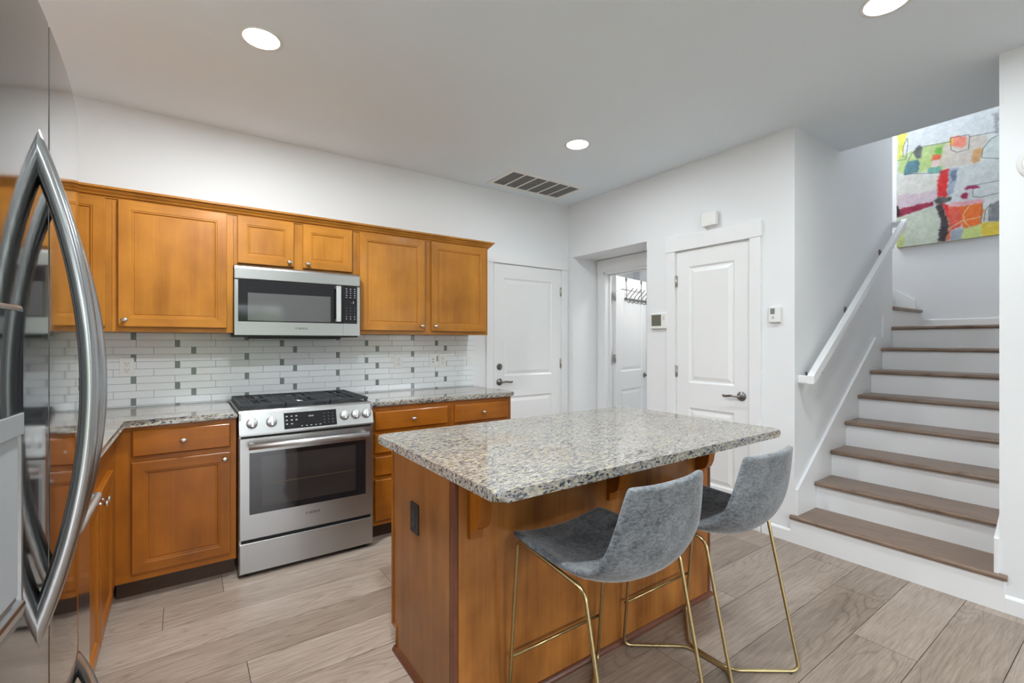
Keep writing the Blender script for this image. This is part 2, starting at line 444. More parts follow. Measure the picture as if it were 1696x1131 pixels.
# stairwell walls
b = MB(); b.box(XW+t_, 5.22, YS1, YS1+.12, 0, 5.4); b.box(5.22-.12, 5.22, YS1+.12, 4.2, 1.2, 5.4)
S('wall_stair', b, M_wall, 'white wall along the left side of the stairs carrying the handrail', 'wall')
b = MB(); b.box(XW, XW+t_, .02, YS0, 0, CH); b.box(XW+t_, XFAR, YS0-.12, YS0, 0, 5.4); b.box(XW+t_, 6.9, -.1, .02, 0, CH)
S('wall_stair_right', b, M_wall, 'narrow white wall right of the stair opening', 'wall')
b = MB(); b.box(XFAR, XFAR+.12, YS0-.12, 4.2, 0, 5.4); b.box(5.22, XFAR, 4.2, 4.3, 1.2, 5.4)
b.box(3.95, 4.07, YS0, YS1, CH+.3, 5.4)
S('wall_landing', b, M_wall, 'pale wall above the stair landing behind the painting', 'wall')
b = MB(); b.box(3.95, XFAR+.12, YS0-.12, YS1+.12, 5.4, 5.5); b.box(5.1, XFAR+.12, YS1+.12, 4.3, 5.4, 5.5)
S('ceiling_stairwell', b, M_ceil, 'high ceiling over the stairwell', 'ceiling')
# walls and windows behind the camera
b = MB()
for x0, x1, z0, z1 in ((XL, -.4, 0, CH), (-.4, 1.8, 2.15, CH), (1.8, 3.1, 0, CH), (3.1, 5.7, 2.2, CH), (3.1, 5.7, 0, .8), (5.7, 7, 0, CH), (3.1, 3.6, .8, 2.2), (5.2, 5.7, .8, 2.2)):
    b.box(x0, x1, -4.5, -4.4, z0, z1)
S('wall_rear', b, M_wall, 'white rear wall with a glass door and a window', 'wall')
b = MB()
for y0, y1, z0, z1 in ((-4.4, .02, 0, CH),): b.box(6.9, 7.0, y0, y1, z0, z1)
S('wall_side', b, M_wall, 'plain white side wall of the living area', 'wall')
def window(name, M, u0, u1, v0, v1, label):
    r = thing(name, M @ Vector(((u0+u1)/2, v0, 0)), label, 'window', kind='structure')
    b = MB(M)
    for q in ((u0-.09, u0, v0-.02, v1+.09), (u1, u1+.09, v0-.02, v1+.09), (u0, u1, v1, v1+.09), (u0, u1, v0-.09, v0)): b.box(*q, 0, .02, .003)
    b.build('window_casing', M_trim, r)
    b = MB(M); um = (u0+u1)/2
    for q in ((u0, u0+.05, v0, v1), (u1-.05, u1, v0, v1), (um-.03, um+.03, v0, v1), (u0, u1, v0, v0+.05), (u0, u1, v1-.05, v1)): b.box(*q, -.08, -.02, .003)
    b.build('window_sash', M_trim, r)
window('window_1', frame('front', (0, -4.4, 0)), -1.8, .4, .02, 2.15, 'tall glass door in the rear wall')
window('window_2', frame('front', (0, -4.4, 0)), -5.2, -3.6, .8, 2.2, 'wide window in the rear wall')
window('window_3', frame('left', (XL, 0, 0)), 1.42, 2.12, 1.1, 2.1, 'small unseen window added above the counter behind the refrigerator')  # assumed window, out of view, added for light on the left floor

# ---------------------------------------------------------------- doors
def panel_face(b, u0, u1, v0, v1, w, stile, split, sgn=1):
    """moulded two-panel face at depth w, built in the builder's frame"""
    (l0, l1), (h0, h1) = split
    b.box(u0, u0+stile, v0, v1, w-.03*sgn if sgn > 0 else w, w if sgn > 0 else w+.03)
def two_panel_door(b, u0, u1, v0, v1, w0, w1, stile=.115, s=1.0, mid=(.80, 1.0), top=.13, bot=.22):
    a, c = u0+stile, u1-stile
    P = [(v0+bot, v0+mid[0]), (v0+mid[1], v1-top)]
    b.box(u0, a, v0, v1, w0, w1); b.box(c, u1, v0, v1, w0, w1)
    b.box(a, c, v0, P[0][0], w0, w1); b.box(a, c, P[0][1], P[1][0], w0, w1); b.box(a, c, P[1][1], v1, w0, w1)
    for z0, z1 in P:
        b.rings(a, c, z0, z1, [(0, w1), (.012, w1-.009), (.022, w1-.0095), (.05, w1-.002), (.053, w1-.002)], back=False)
        b.rings(a, c, z0, z1, [(0, w0), (.012, w0+.009), (.022, w0+.0095), (.05, w0+.002), (.053, w0+.002)], back=False)
def lever(M, u, v, w, root, d=1, name='door_handle', mat=None, two=False):
    b = MB(M); mat = mat or M_bronze
    T = Matrix.Translation((u, v, w))
    b.lathe([(0, 0), (.034, 0), (.034, .004), (.028, .010), (.013, .014), (.010, .02), (.010, .046), (0, .048)], M=T)
    pts = [(u, v, w+.042), (u+d*.02, v+.001, w+.046), (u+d*.05, v+.005, w+.05), (u+d*.085, v-.002, w+.05), (u+d*.112, v-.004, w+.045), (u+d*.122, v+.002, w+.043)]
    b.tube(arc(pts, .02), .0085, ry=.0065, taper=None)
    return b.build(name, mat, root)
def hinge(M, u, v, w, root):
    b = MB(M); b.box(u-.014, u+.014, v-.045, v+.045, w-.001, w+.003, .001)
    b.lathe([(0, -.048), (.0055, -.048), (.0055, .048), (0, .048)], 12, M=Matrix.Translation((u, v, w+.005)) @ Matrix.Rotation(-PI/2, 4, 'X'))
    return b.build('hinge', M_nickel, root)
def casing(b, u0, u1, v1, w, cw=.085, hw=.125, lip=.012, r=True, l=True, head=(0, 0)):
    if l: b.box(u0-cw, u0, 0, v1, w, w+.018, .002)
    if r: b.box(u1, u1+cw, 0, v1, w, w+.018, .002)
    b.box(u0-cw-lip+head[0], u1+cw+lip+head[1], v1, v1+hw, w, w+.024, .002)

M = frame('back', (0, YB, 0))
r = thing('door_1', (2.81, YB, 0), 'closed white two-panel door right of the cabinets with lever and deadbolt', 'door', kind='structure')
b = MB(M); two_panel_door(b, DX0+.003, DX1-.003, .012, DH-.003, -.035, .004); b.build('door_panel', M_door, r)
b = MB(M); casing(b, DX0-.008, DX1+.008, DH+.004, 0, cw=.078, hw=.105, head=(0, -.02)); b.box(DX0-.012, DX0-.001, 0, DH, -.1, .0); b.box(DX1+.001, DX1+.012, 0, DH, -.1, 0); b.box(DX0, DX1, DH+.001, DH+.01, -.1, 0)
b.build('door_casing', M_trim, r)
lever(M, 2.462, .958, .004, r)
b = MB(M); b.lathe([(0, 0), (.031, 0), (.031, .006), (.026, .014), (.02, .018), (.017, .016), (0, .016)], M=Matrix.Translation((2.462, 1.103, .004)))
b.box(2.462-.004, 2.462+.004, 1.088, 1.118, .018, .024, .001); b.build('deadbolt', M_bronze, r)
for z in (1.862, 1.118, .25): hinge(M, DX1+.002, z, .004, r)

M = frame('right', (XW, 0, 0))
r = thing('door_2', (XW, 2.06, 0), 'closed white pantry door between the two thermostats, its lever low on the right', 'door', kind='structure')
b = MB(M); two_panel_door(b, -PY1+.003, -PY0-.003, .012, PH-.003, -.035, .0, stile=.11); b.build('door_panel', M_door, r)
b = MB(M); casing(b, -PY1-.006, -PY0+.006, PH+.004, 0, cw=.078, hw=.118, lip=.008)
b.box(-PY1-.012, -PY1-.001, 0, PH, -.1, .0); b.box(-PY0+.001, -PY0+.012, 0, PH, -.1, 0); b.box(-PY1, -PY0, PH+.001, PH+.01, -.1, 0)
b.build('door_casing', M_trim, r)
lever(M, -1.815, .942, .0, r, -1)
for z in (1.838, 1.099, .25): hinge(M, -PY1-.001, z, .001, r)
# open mudroom door
r = thing('door_3', (3.83, 3.484, 0), 'white door standing open inside the recess with a coat hook rack', 'door', kind='structure')
b = MB(frame('right', (3.70, 0, 0)))
b.box(-3.60, -3.52, 0, 2.085, 0, .018, .002); b.box(-2.745, -2.67, 0, 2.085, 0, .018, .002); b.box(-3.61, -2.67, 2.085, 2.215, 0, .02, .002)
b.box(-3.525, -3.508, 0, 2.085, -.12, .004); b.box(-2.757, -2.74, 0, 2.085, -.12, .004); b.box(-3.52, -2.74, 2.068, 2.085, -.12, .004)
b.box(-3.508, -3.496, 0, 2.068, -.08, -.06); b.box(-3.51, -2.75, 2.056, 2.068, -.08, -.06)
b.build('door_casing', M_trim, r)
ang = math.atan2(.24, .97)
MD = Matrix.Translation((3.835, 3.476, 0)) @ Matrix.Rotation(ang, 4, 'Z') @ Matrix(((1, 0, 0, 0), (0, 0, -1, 0), (0, 1, 0, 0), (0, 0, 0, 1)))
b = MB(MD); two_panel_door(b, 0, .75, .012, 2.06, -.035, 0, stile=.115); b.build('door_panel', M_door, r)
b = MB(MD); b.lathe([(0, 0), (.031, 0), (.031, .005), (.012, .01), (.011, .03), (.026, .04), (.029, .052), (.022, .064), (0, .067)], M=Matrix.Translation((.69, .945, 0))); b.build('door_knob', M_bronze, r)
for z in (1.835, 1.16, .25):
    b = MB(MD); b.box(-.033, -.002, z-.045, z+.045, -.02, -.016, .001); b.box(-.004, .0, z-.045, z+.045, -.034, -.002, .001)
    b.lathe([(0, -.048), (.006, -.048), (.006, .048), (0, .048)], 12, M=Matrix.Translation((-.003, z, -.004)) @ Matrix.Rotation(-PI/2, 4, 'X')); b.build('hinge', M_nickel, r)
# coat hook rack
r = thing('coat_hook_rack', MD @ Vector((.47, 1.8, .01)), 'dark metal over-the-door rack of six double coat hooks on the open white door', 'hook rack')
b = MB(MD)
b.box(.185, .76, 1.812, 1.832, .006, .010, .001)
b.tube([(.185, 1.822, .010), (.76, 1.822, .010)], .004)
b.build('rail', M_bronze, r)
for u in (.225, .60):
    b = MB(MD); b.tube([(u, 1.822, .009), (u, 2.03, .009)], .0035); b.lathe([(0, 0), (.010, .002), (.014, .006), (.010, .010), (0, .012)], 16, scale=(1, 2.0), M=Matrix.Translation((u, 2.045, .002)))
    b.build('hanging_strap', M_bronze, r)
for k in range(6):
    u = .215+k*.098
    b = MB(MD)
    pts = [(u, 1.822, .010), (u, 1.85, .014), (u+.004, 1.875, .035), (u+.008, 1.905, .065), (u+.01, 1.93, .085)]
    b.tube(arc(pts, .02, 4), .0045); b.lathe([(0, -.007), (.0075, 0), (0, .007)], 10, M=Matrix.Translation((u+.01, 1.932, .086)))
    pts = [(u, 1.835, .010), (u, 1.80, .014), (u, 1.778, .03), (u, 1.778, .05), (u, 1.80, .064)]
    b.tube(arc(pts, .015, 4), .0045); b.lathe([(0, -.007), (.0075, 0), (0, .007)], 10, M=Matrix.Translation((u, 1.802, .064)))
    b.build('hook', M_bronze, r)

# baseboards
BB = [(0, 0), (.014, 0), (.014, .072), (.010, .080), (.004, .086), (0, .086)]
def baseboard(name, path, label): 
    b = MB(); b.sweep(path, BB); return S(name, b, M_trim, label, 'baseboard')
b = MB(); b.sweep([(XW, 1.665), (XW, 1.4745)], BB); S('baseboard_right', b, M_trim, 'short white baseboard between the pantry door and the stairs', 'baseboard')
b = MB(); b.sweep([(XW, .4785), (XW, .02)], BB); S('baseboard_front', b, M_trim, 'white baseboard right of the stairs', 'baseboard')
b = MB(); b.sweep([(XW, 2.62), (XW, 2.46)], BB); b.sweep([(XW, 3.70), (XW, 3.62)], BB); b.sweep([(XW, 3.621), (3.70, 3.621)], BB)
S('baseboard_recess', b, M_trim, 'white baseboard around the recess to the mudroom', 'baseboard')

# ---------------------------------------------------------------- stairs
def tread_prof(b, x0, z, y0, y1, depth, mat=0):
    pts = []
    r = .0145
    for k in range(9):
        a = PI/2+PI*k/8; pts.append((x0+r+r*math.cos(a), z-r+r*math.sin(a)))
    pts += [(x0+depth, z-.029), (x0+depth, z)]
    b.prism([(x, zz) for x, zz in pts], y0, y1, axis='v', bev=.003, mat=mat, smooth=False)
st = thing('staircase', (4.2, .976, 0), 'white staircase with oak treads climbing to the landing under the painting', 'staircase')
for i in range(1, 9):
    xr = nose(i)+.03
    y0, y1 = (YS0+.019, YS1-.019)
    b = MB(); b.box(xr, xr+.02, YS0 if i == 1 else y0, YS1 if i == 1 else y1, (i-1)*RISE if i > 1 else .0, i*RISE-.029); 
    if i == 1: b.box(xr-.014, xr, YS0-.02, YS1+.02, 0, i*RISE-.029)
    b.build('riser', M_trim, st)
    b = MB()
    if i == 1:
        tread_prof(b, nose(i), i*RISE, YS0-.03, YS1+.022, .03); b.box(nose(i)+.03, nose(2)+.03, y0, y1, RISE-.029, RISE)
    elif i < 8: tread_prof(b, nose(i), i*RISE, y0, y1, RUN+.03)
    else: tread_prof(b, nose(i), i*RISE, y0, y1, .11)
    b.build('tread', M_tread, st)
b = MB(); b.box(XLAND+.08, XFAR, YS0, YS1+.02, LAND-.2, LAND-.001); b.build('landing', M_treadx, st)
# second flight behind the wall
for k in range(1, 6):
    y = YS1+(k-1)*RUN; z = LAND+k*RISE
    b = MB(); b.box(5.22, XFAR, y+.01, y+.03, z-RISE, z-.029); b.build('riser', M_trim, st)
    b = MB(); b.box(5.22, XFAR-.02, y-.02, y+RUN+.03, z-.029, z, .008); b.build('tread', M_treadx, st)
def skirt(y0, y1):
    sl = RISE/RUN; z0 = .352; zt = LAND+.095
    xa = XW+.002; xb = xa+(1.378-z0)/.7165
    b = MB(); b.prism([(xa, 0), (xa, z0), (xb, 1.378), (4.945, 1.378), (4.945, zt+.006), (5.20, zt+.006), (5.20, 1.2), (4.2, .3), (3.7, 0)], y0, y1, axis='v', bev=.002)
    return b
skirt(YS1-.018, YS1).build('skirt_board', M_trim, st)
b = MB(); b.prism([(XW-.012, 0), (XW-.012, .355), (XW+.0, .362), (4.84, 1.44), (5.9, 1.44), (5.9, 1.2), (4.2, .3), (3.7, 0)], YS0, YS0+.018, axis='v', bev=.002); b.build('skirt_board', M_trim, st)
b = MB(); b.box(XFAR-.014, XFAR, YS0+.018, 1.50, LAND, LAND+.082, .003); b.prism([(1.50, LAND), (1.50, LAND+.25), (1.50, LAND+.29), (1.75, LAND+.47), (2.6, LAND+1.05), (2.6, LAND+.5)], XFAR-.016, XFAR, axis='u', bev=.002)
b.build('landing_baseboard', M_trim, st)

# handrail
hr = thing('handrail', (4.3, YS1, 1.0), 'white square wooden handrail climbing along the stair wall on metal brackets', 'handrail')
za, xa, xb = 1.090, 3.372, 5.23
sl = .7165
def rz(x): return za+(x-3.40)*sl
b = MB(); hw = .021; y0, y1 = 1.352, 1.394
ht = .026
b.prism([(xa, za-ht), (3.40, za-ht), (xb, rz(xb)-ht), (xb, rz(xb)+ht+.004), (3.40-.02, za+ht), (xa, za+ht)], y0, y1, axis='v', bev=.006, seg=3)
b.box(xa, xa+.045, y1-.01, YS1, za-ht, za+ht, .006)
b.box(xb-.045, xb, y1-.01, YS1, rz(xb)-ht-.01, rz(xb)+ht-.014, .006)
b.build('rail', M_trim, hr)
for x in (3.50, 4.17, 4.90):
    b = MB(); z = rz(x)-ht
    b.tube(arc([(x, YS1, z-.03), (x, 1.40, z-.03), (x, 1.373, z+.005)], .02), .006)
    b.lathe([(0, 0), (.028, 0), (.026, .006), (.01, .012), (0, .012)], 16, M=Matrix.Translation((x, YS1, z-.03)) @ Matrix.Rotation(PI/2, 4, 'X'))
    b.box(x-.03, x+.03, 1.36, 1.386, z-.004, z+.002); b.build('bracket', M_bronze, hr)

# painting
ART_P=[
([(0.012,1.162),(0.093,1.16),(0.045,0.884),(0.01,0.892)],(205,200,75)),
([(0.093,1.16),(0.738,1.146),(0.738,0.929),(0.42,0.944),(0.193,0.97),(0.088,0.87),(0.045,0.925)],(205,210,212)),
([(0.045,0.925),(0.182,0.974),(0.42,0.944),(0.42,0.803),(0.372,0.702),(0.066,0.741),(0.01,0.771),(0.01,0.895)],(168,190,120)),
([(0.146,0.973),(0.182,1.0),(0.208,0.978),(0.205,0.873),(0.172,0.85),(0.146,0.892)],(85,88,92)),
([(0.082,0.858),(0.18,0.838),(0.161,0.719),(0.066,0.741)],(70,110,125)),
([(0.244,0.755),(0.338,0.732),(0.353,0.676),(0.249,0.7)],(100,160,150)),
([(0.309,0.918),(0.348,0.911),(0.351,0.845),(0.299,0.853)],(95,160,60)),
([(0.282,0.855),(0.345,0.843),(0.345,0.795),(0.279,0.807)],(215,85,55)),
([(0.279,0.807),(0.345,0.795),(0.345,0.739),(0.274,0.751)],(225,195,200)),
([(0.353,0.916),(0.42,0.944),(0.55,0.948),(0.674,0.916),(0.621,0.738),(0.532,0.692),(0.353,0.708)],(200,190,180)),
([(0.42,0.98),(0.458,0.994),(0.536,0.956),(0.53,0.893),(0.486,0.87),(0.422,0.907)],(225,125,105)),
([(0.42,0.972),(0.439,0.973),(0.437,0.912),(0.42,0.912)],(230,195,40)),
([(0.564,0.806),(0.604,0.824),(0.632,0.796),(0.621,0.701),(0.577,0.696),(0.559,0.733)],(195,150,100)),
([(0.674,0.916),(0.738,0.905),(0.738,0.688),(0.626,0.727),(0.635,0.807)],(195,205,203)),
([(0.01,0.737),(0.328,0.657),(0.323,0.457),(0.01,0.427)],(205,203,195)),
([(0.01,0.537),(0.323,0.509),(0.323,0.405),(0.01,0.406)],(200,180,190)),
([(0.343,0.692),(0.406,0.686),(0.387,0.428),(0.323,0.437),(0.328,0.651)],(200,25,28)),
([(0.406,0.686),(0.481,0.676),(0.439,0.459),(0.392,0.439)],(150,160,178)),
([(0.43,0.659),(0.467,0.661),(0.458,0.588),(0.411,0.55)],(95,105,125)),
([(0.006,0.4),(0.284,0.408),(0.294,0.373),(0.034,0.305),(0.006,0.318)],(140,15,50)),
([(0.003,0.442),(0.021,0.424),(0.025,0.327),(0.001,0.312)],(30,25,35)),
([(0.481,0.676),(0.738,0.7),(0.738,0.338),(0.621,0.325),(0.42,0.342),(0.439,0.459)],(195,200,200)),
([(0.509,0.491),(0.613,0.479),(0.614,0.456),(0.506,0.473)],(140,30,75)),
([(0.5,0.434),(0.536,0.44),(0.532,0.384),(0.493,0.385)],(145,20,60)),
([(0.294,0.405),(0.323,0.431),(0.415,0.42),(0.411,0.377),(0.323,0.372)],(70,72,70)),
([(-0.001,0.306),(0.304,0.364),(0.343,-0.003),(-0.005,0.006)],(190,198,180)),
([(0.006,0.276),(0.066,0.277),(0.055,0.0),(-0.005,0.006)],(180,190,120)),
([(0.319,0.373),(0.367,0.374),(0.396,0.142),(0.387,-0.004),(0.328,0.0),(0.343,0.179)],(45,38,40)),
([(0.367,0.374),(0.406,0.346),(0.396,0.207),(0.382,0.261)],(205,30,30)),
([(0.406,0.327),(0.495,0.318),(0.481,0.113),(0.396,0.104),(0.392,0.272)],(215,80,60)),
([(0.486,0.314),(0.632,0.31),(0.626,0.114),(0.495,0.097),(0.481,0.214)],(222,98,25)),
([(0.42,0.362),(0.639,0.345),(0.632,0.31),(0.42,0.323)],(215,150,160)),
([(0.396,0.104),(0.411,0.101),(0.406,-0.007),(0.387,-0.004)],(225,85,40)),
([(0.411,0.095),(0.532,0.096),(0.495,-0.01),(0.406,-0.001)],(150,160,175)),
([(0.5,0.09),(0.621,0.115),(0.621,-0.012),(0.491,-0.009)],(190,205,120)),
([(0.621,0.125),(0.738,0.112),(0.738,-0.017),(0.621,-0.012)],(218,190,60)),
([(0.678,0.28),(0.725,0.311),(0.738,0.308),(0.738,0.115),(0.674,0.129)],(120,122,128)),
([(0.678,1.098),(0.738,1.098),(0.738,0.893),(0.717,0.913),(0.708,1.061)],(150,150,158)),
]
ART_L=[
[(0.01,0.892),(0.077,0.89),(0.093,1.045),(0.088,1.098),(0.072,1.066),(0.053,1.018),(0.053,0.922),(0.082,0.906)],
[(0.093,0.869),(0.13,0.938),(0.213,0.97),(0.415,0.948)],
[(0.415,0.984),(0.541,0.97),(0.547,0.949),(0.539,0.833),(0.458,0.832),(0.418,0.868),(0.415,0.984)],
[(0.547,0.949),(0.734,0.931)],
[(0.736,0.683),(0.626,0.727),(0.635,0.807),(0.691,0.88),(0.736,0.894)],
[(0.532,0.485),(0.736,0.484)],
[(0.568,0.444),(0.568,0.382),(0.621,0.364),(0.736,0.373)],
[(0.072,0.739),(0.382,0.661)],
[(0.643,0.141),(0.652,0.238),(0.682,0.279)],
[(0.678,0.134),(0.674,0.233),(0.687,0.291)],
[(0.621,0.128),(0.632,0.31)],
]
ART_W=[
[(0.55,0.311),(0.504,0.234),(0.509,0.17),(0.541,0.113),(0.568,0.058)],
[(0.401,0.116),(0.495,0.173),(0.621,0.183)],
]

def paint_canvas():
    W, H = 1.22, 1.22; nx, nz = 250, 250
    rng = np.random.RandomState(3)
    U, V = np.meshgrid(np.linspace(0, W, nx), np.linspace(0, H, nz))
    def vnoise(f, seed):
        g = np.random.RandomState(seed).rand(64, 64); x = U*f; y = V*f
        i = x.astype(int) % 63; j = y.astype(int) % 63; fx = x-x.astype(int); fy = y-y.astype(int)
        fx = fx*fx*(3-2*fx); fy = fy*fy*(3-2*fy)
        return (g[j, i]*(1-fx)+g[j, i+1]*fx)*(1-fy)+(g[j+1, i]*(1-fx)+g[j+1, i+1]*fx)*fy
    C = np.zeros((nz, nx, 3)); C[:] = (200, 202, 200)
    C += ((vnoise(5, 1)-.5)*22)[..., None]
    def inside(poly, X, Y):
        r = np.zeros(X.shape, bool); n = len(poly)
        for k in range(n):
            (x1, y1), (x2, y2) = poly[k], poly[(k+1) % n]
            if y1 == y2: continue
            c = ((y1 > Y) != (y2 > Y)) & (X < (x2-x1)*(Y-y1)/(y2-y1)+x1); r ^= c
        return r
    dx = (vnoise(14, 5)-.5)*.020; dy = (vnoise(12, 6)-.5)*.020
    extra = [([(.78, .1), (1.22, .08), (1.22, .5), (.8, .45)], (205, 208, 205)), ([(.85, .5), (1.1, .52), (1.08, .75), (.86, .7)], (190, 120, 90)),
             ([(.738, .0), (1.22, .0), (1.22, .16), (.738, .14)], (210, 190, 90)), ([(.95, .8), (1.15, .8), (1.1, 1.05), (.97, 1.0)], (120, 145, 160))]
    for k, (poly, col) in enumerate(ART_P+extra):
        jx = (vnoise(90, 40+k)-.5)*.014; m = inside(poly, U+dx+jx, V+dy-jx).astype(float)
        for _ in range(3):
            m = (m+np.roll(m, 1, 0)+np.roll(m, -1, 0)+np.roll(m, 1, 1)+np.roll(m, -1, 1))/5
        a = (.86+.14*vnoise(19+k % 7, 11+k))*np.clip((m+(vnoise(75, 60+k)-.5)*.35)*1.15, 0, 1)*(m > .02); C = C*(1-a[..., None])+np.array(col)*a[..., None]
    def stroke(line, col, wd, al):
        nonlocal C
        D = np.full(U.shape, 9.)
        for (x1, y1), (x2, y2) in zip(line, line[1:]):
            L2 = (x2-x1)**2+(y2-y1)**2+1e-9; tt = np.clip(((U-x1)*(x2-x1)+(V-y1)*(y2-y1))/L2, 0, 1)
            D = np.minimum(D, np.hypot(U-x1-tt*(x2-x1), V-y1-tt*(y2-y1)))
        a = np.clip((wd-D)/.003, 0, 1)*al; C = C*(1-a[..., None])+np.array(col)*a[..., None]
    for l in ART_L: stroke(l, (70, 75, 72), .0045, .75)
    for l in ART_W: stroke(l, (215, 200, 160), .006, .7)
    C += ((vnoise(60, 8)-.5)*16)[..., None]+((vnoise(22, 9)-.5)*14)[..., None]
    C = (np.clip(C, 0, 255)/255)**2.2
    X0 = XFAR-.012
    verts = [(X0-.028, 1.64-u, 2.31+v) for v in np.linspace(0, H, nz) for u in np.linspace(0, W, nx)]
    faces = [(j*nx+i, j*nx+i+1, (j+1)*nx+i+1, (j+1)*nx+i) for j in range(nz-1) for i in range(nx-1)]
    return verts, faces, C.reshape(-1, 3), W, H, X0
m, t, p = base('abstract_paint'); at = t.N.new('ShaderNodeAttribute'); at.attribute_name = 'paint'
setp(t, p, col=at.outputs['Color'], rough=.5, normal=t.bump(t.noise(t.pos(), 130, 3), .2, .001)); M_art = m
verts, faces, cols, W_, H_, X0 = paint_canvas()
pr = thing('abstract_painting', (XFAR-.02, 1.03, 2.31), 'large abstract canvas painting with red, orange and yellow patches above the stair landing', 'painting')
me = bpy.data.meshes.new('painted_face'); me.from_pydata([(x-(XFAR-.02), y-1.03, z-2.31) for x, y, z in verts], [], faces)
ca = me.color_attributes.new('paint', 'FLOAT_COLOR', 'POINT')
ca.data.foreach_set('color', np.concatenate([cols, np.ones((len(cols), 1))], 1).astype(np.float32).ravel())
me.materials.append(M_art); o = bpy.data.objects.new('painted_face', me); COL.objects.link(o); o.parent = pr
b = MB(); b.box(X0-.0275, X0+.012, 1.64-W_, 1.64, 2.31, 2.31+H_, .002); b.build('stretched_canvas', simple('canvas_edge', (.50, .50, .36), .8), pr)

# ---------------------------------------------------------------- ceiling fixtures
def downlight(x, y, label):
    r = thing('recessed_light', (x, y, CH), label, 'ceiling light', 'recessed ceiling lights')
    D = frame('down', (x, y, CH))
    b = MB(D); b.lathe([(.074, .0005), (.079, .0005), (.093, .003), (.094, 0)][::-1], 40); b.build('trim_ring', M_white_plastic, r)
    b = MB(D); b.lathe([(0, .002), (.076, .002), (.078, .0005)], 40); b.build('lamp_lens', M_lamp, r)
for (x, y), l in zip(LIGHTS[:3], ('lit recessed ceiling light above the range', 'lit recessed ceiling light beside the ceiling vent', 'lit recessed ceiling light near the stairs, cut by the top edge')):
    downlight(x, y, l)
v = thing('ceiling_vent', (2.66, 3.37, CH), 'white louvred return air vent in the ceiling above the closed door', 'vent')
D = frame('down', (0, 0, CH)); b = MB(D)
X0v, X1v, Y0v, Y1v = 2.24, 3.085, -3.578, -3.165
b.rings(X0v, X1v, Y0v, Y1v, [(0, 0), (0, .003), (.004, .006), (.042, .006), (.046, .001)], cap=False, back=False)
b.build('frame', M_white_plastic, v)
b = MB(D); b.box(X0v+.04, X1v-.04, Y0v+.04, Y1v-.04, .0003, .0012); b.build('filter', simple('grey_filter', (.16, .16, .16), .9), v)
n = 6; wi = (X1v-X0v-.084)/n
b = MB(D)
for k in range(1, n): b.box(X0v+.042+k*wi-.007, X0v+.042+k*wi+.007, Y0v+.04, Y1v-.04, .001, .0065)
b.build('divider_bars', M_white_plastic, v)
b = MB(D)
for k in range(n):
    for j in range(11):
        u = X0v+.042+k*wi+.012+j*(wi-.024)/10
        b.box(u-.0018, u+.0018, Y0v+.042, Y1v-.042, .0015, .0045)
b.build('louvres', simple('shaded_louvre', (.30, .30, .30), .6), v)

# =================================================================== CABINETS
YF = 3.10; YUF = 3.37     # face-frame planes, base and upper
BK = frame('back', (0, 0, 0))          # u=x v=z w=-y
LF = frame('left', (0, 0, 0))          # u=y v=z w=x
def knob(M, u, v, w, parent):
    b = MB(M); b.lathe([(0, 0), (.008, 0), (.0065, .004), (.0055, .012), (.010, .017), (.0135, .021), (.0125, .026), (.007, .029), (0, .0295)], 20, scale=(1.25, .85), M=Matrix.Translation((u, v, w)))
    return b.build('knob', M_nickel, parent)
DOOR_R = [(0, 0), (0, .016), (.003, .019), (.050, .019), (.053, .0165), (.059, .0165), (.062, .011), (.068, .0105), (.071, .0125)]
def cab_door(M, w, u0, u1, v0, v1, root, kn=None, mats=None, name='door'):
    T = M @ Matrix.Translation((0, 0, w)); b = MB(T)
    b.rings(u0, u1, v0, v1, DOOR_R, mat=0, mat_h=1)
    o = b.build(name, mats or [M_wv, M_wx], root)
    if kn: knob(T, kn[0], kn[1], .019, o)
    return o
def drawer(M, w, u0, u1, v0, v1, root, kn=True, mats=None):
    T = M @ Matrix.Translation((0, 0, w)); b = MB(T)
    b.rings(u0, u1, v0, v1, [(0, 0), (0, .013), (.007, .019)], mat=0)
    o = b.build('drawer_front', mats or M_bx, root)
    if kn: knob(T, (u0+u1)/2, (v0+v1)/2, .019, o)
    return o

# ---- uppers on the back wall
UZ0, UZ1 = 1.397, 2.150
def upper(x0, x1, z0, label, doors, y0=YUF):
    r = thing('upper_cabinet', ((x0+x1)/2, YB, z0), label, 'cabinet', 'wall cabinets')
    b = MB(); b.box(x0+.0005, x1-.0005, y0+.019, YB, z0+.002, UZ1)
    b.build('carcass', M_wv, r)
    b = MB()
    us = [x0+.0005]
    for (a, c, *_ ) in doors: us += [a+.012, c-.012]
    us.append(x1-.0005)
    for k in range(0, len(us), 2): b.box(us[k], us[k+1], y0, y0+.019, z0, UZ1)
    for k in range(1, len(us)-1, 2): b.box(us[k], us[k+1], y0, y0+.019, z0, z0+.042, mat=1); b.box(us[k], us[k+1], y0, y0+.019, 2.115, UZ1, mat=1)
    b.build('face_frame', [M_wv, M_wx], r)
    for a, c, zl, kn in doors: cab_door(BK, -y0, a, c, zl, 2.128, r, kn)
    return r
upper(-.552, -.32, UZ0, 'narrow corner wall cabinet beside the refrigerator, left of the large single door', [(-.535, -.347, 1.425, None)])
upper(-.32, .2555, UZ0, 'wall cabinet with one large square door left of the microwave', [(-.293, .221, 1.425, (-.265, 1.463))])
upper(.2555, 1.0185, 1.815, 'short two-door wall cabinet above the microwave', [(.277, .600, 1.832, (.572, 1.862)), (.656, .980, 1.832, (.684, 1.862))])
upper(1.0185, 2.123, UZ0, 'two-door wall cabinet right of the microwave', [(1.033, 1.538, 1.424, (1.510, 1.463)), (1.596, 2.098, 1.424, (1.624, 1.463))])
r = thing('upper_cabinet', (XL, 2.9, UZ0), 'wall cabinet on the side wall, seen only past the refrigerator handle', 'cabinet', 'wall cabinets')
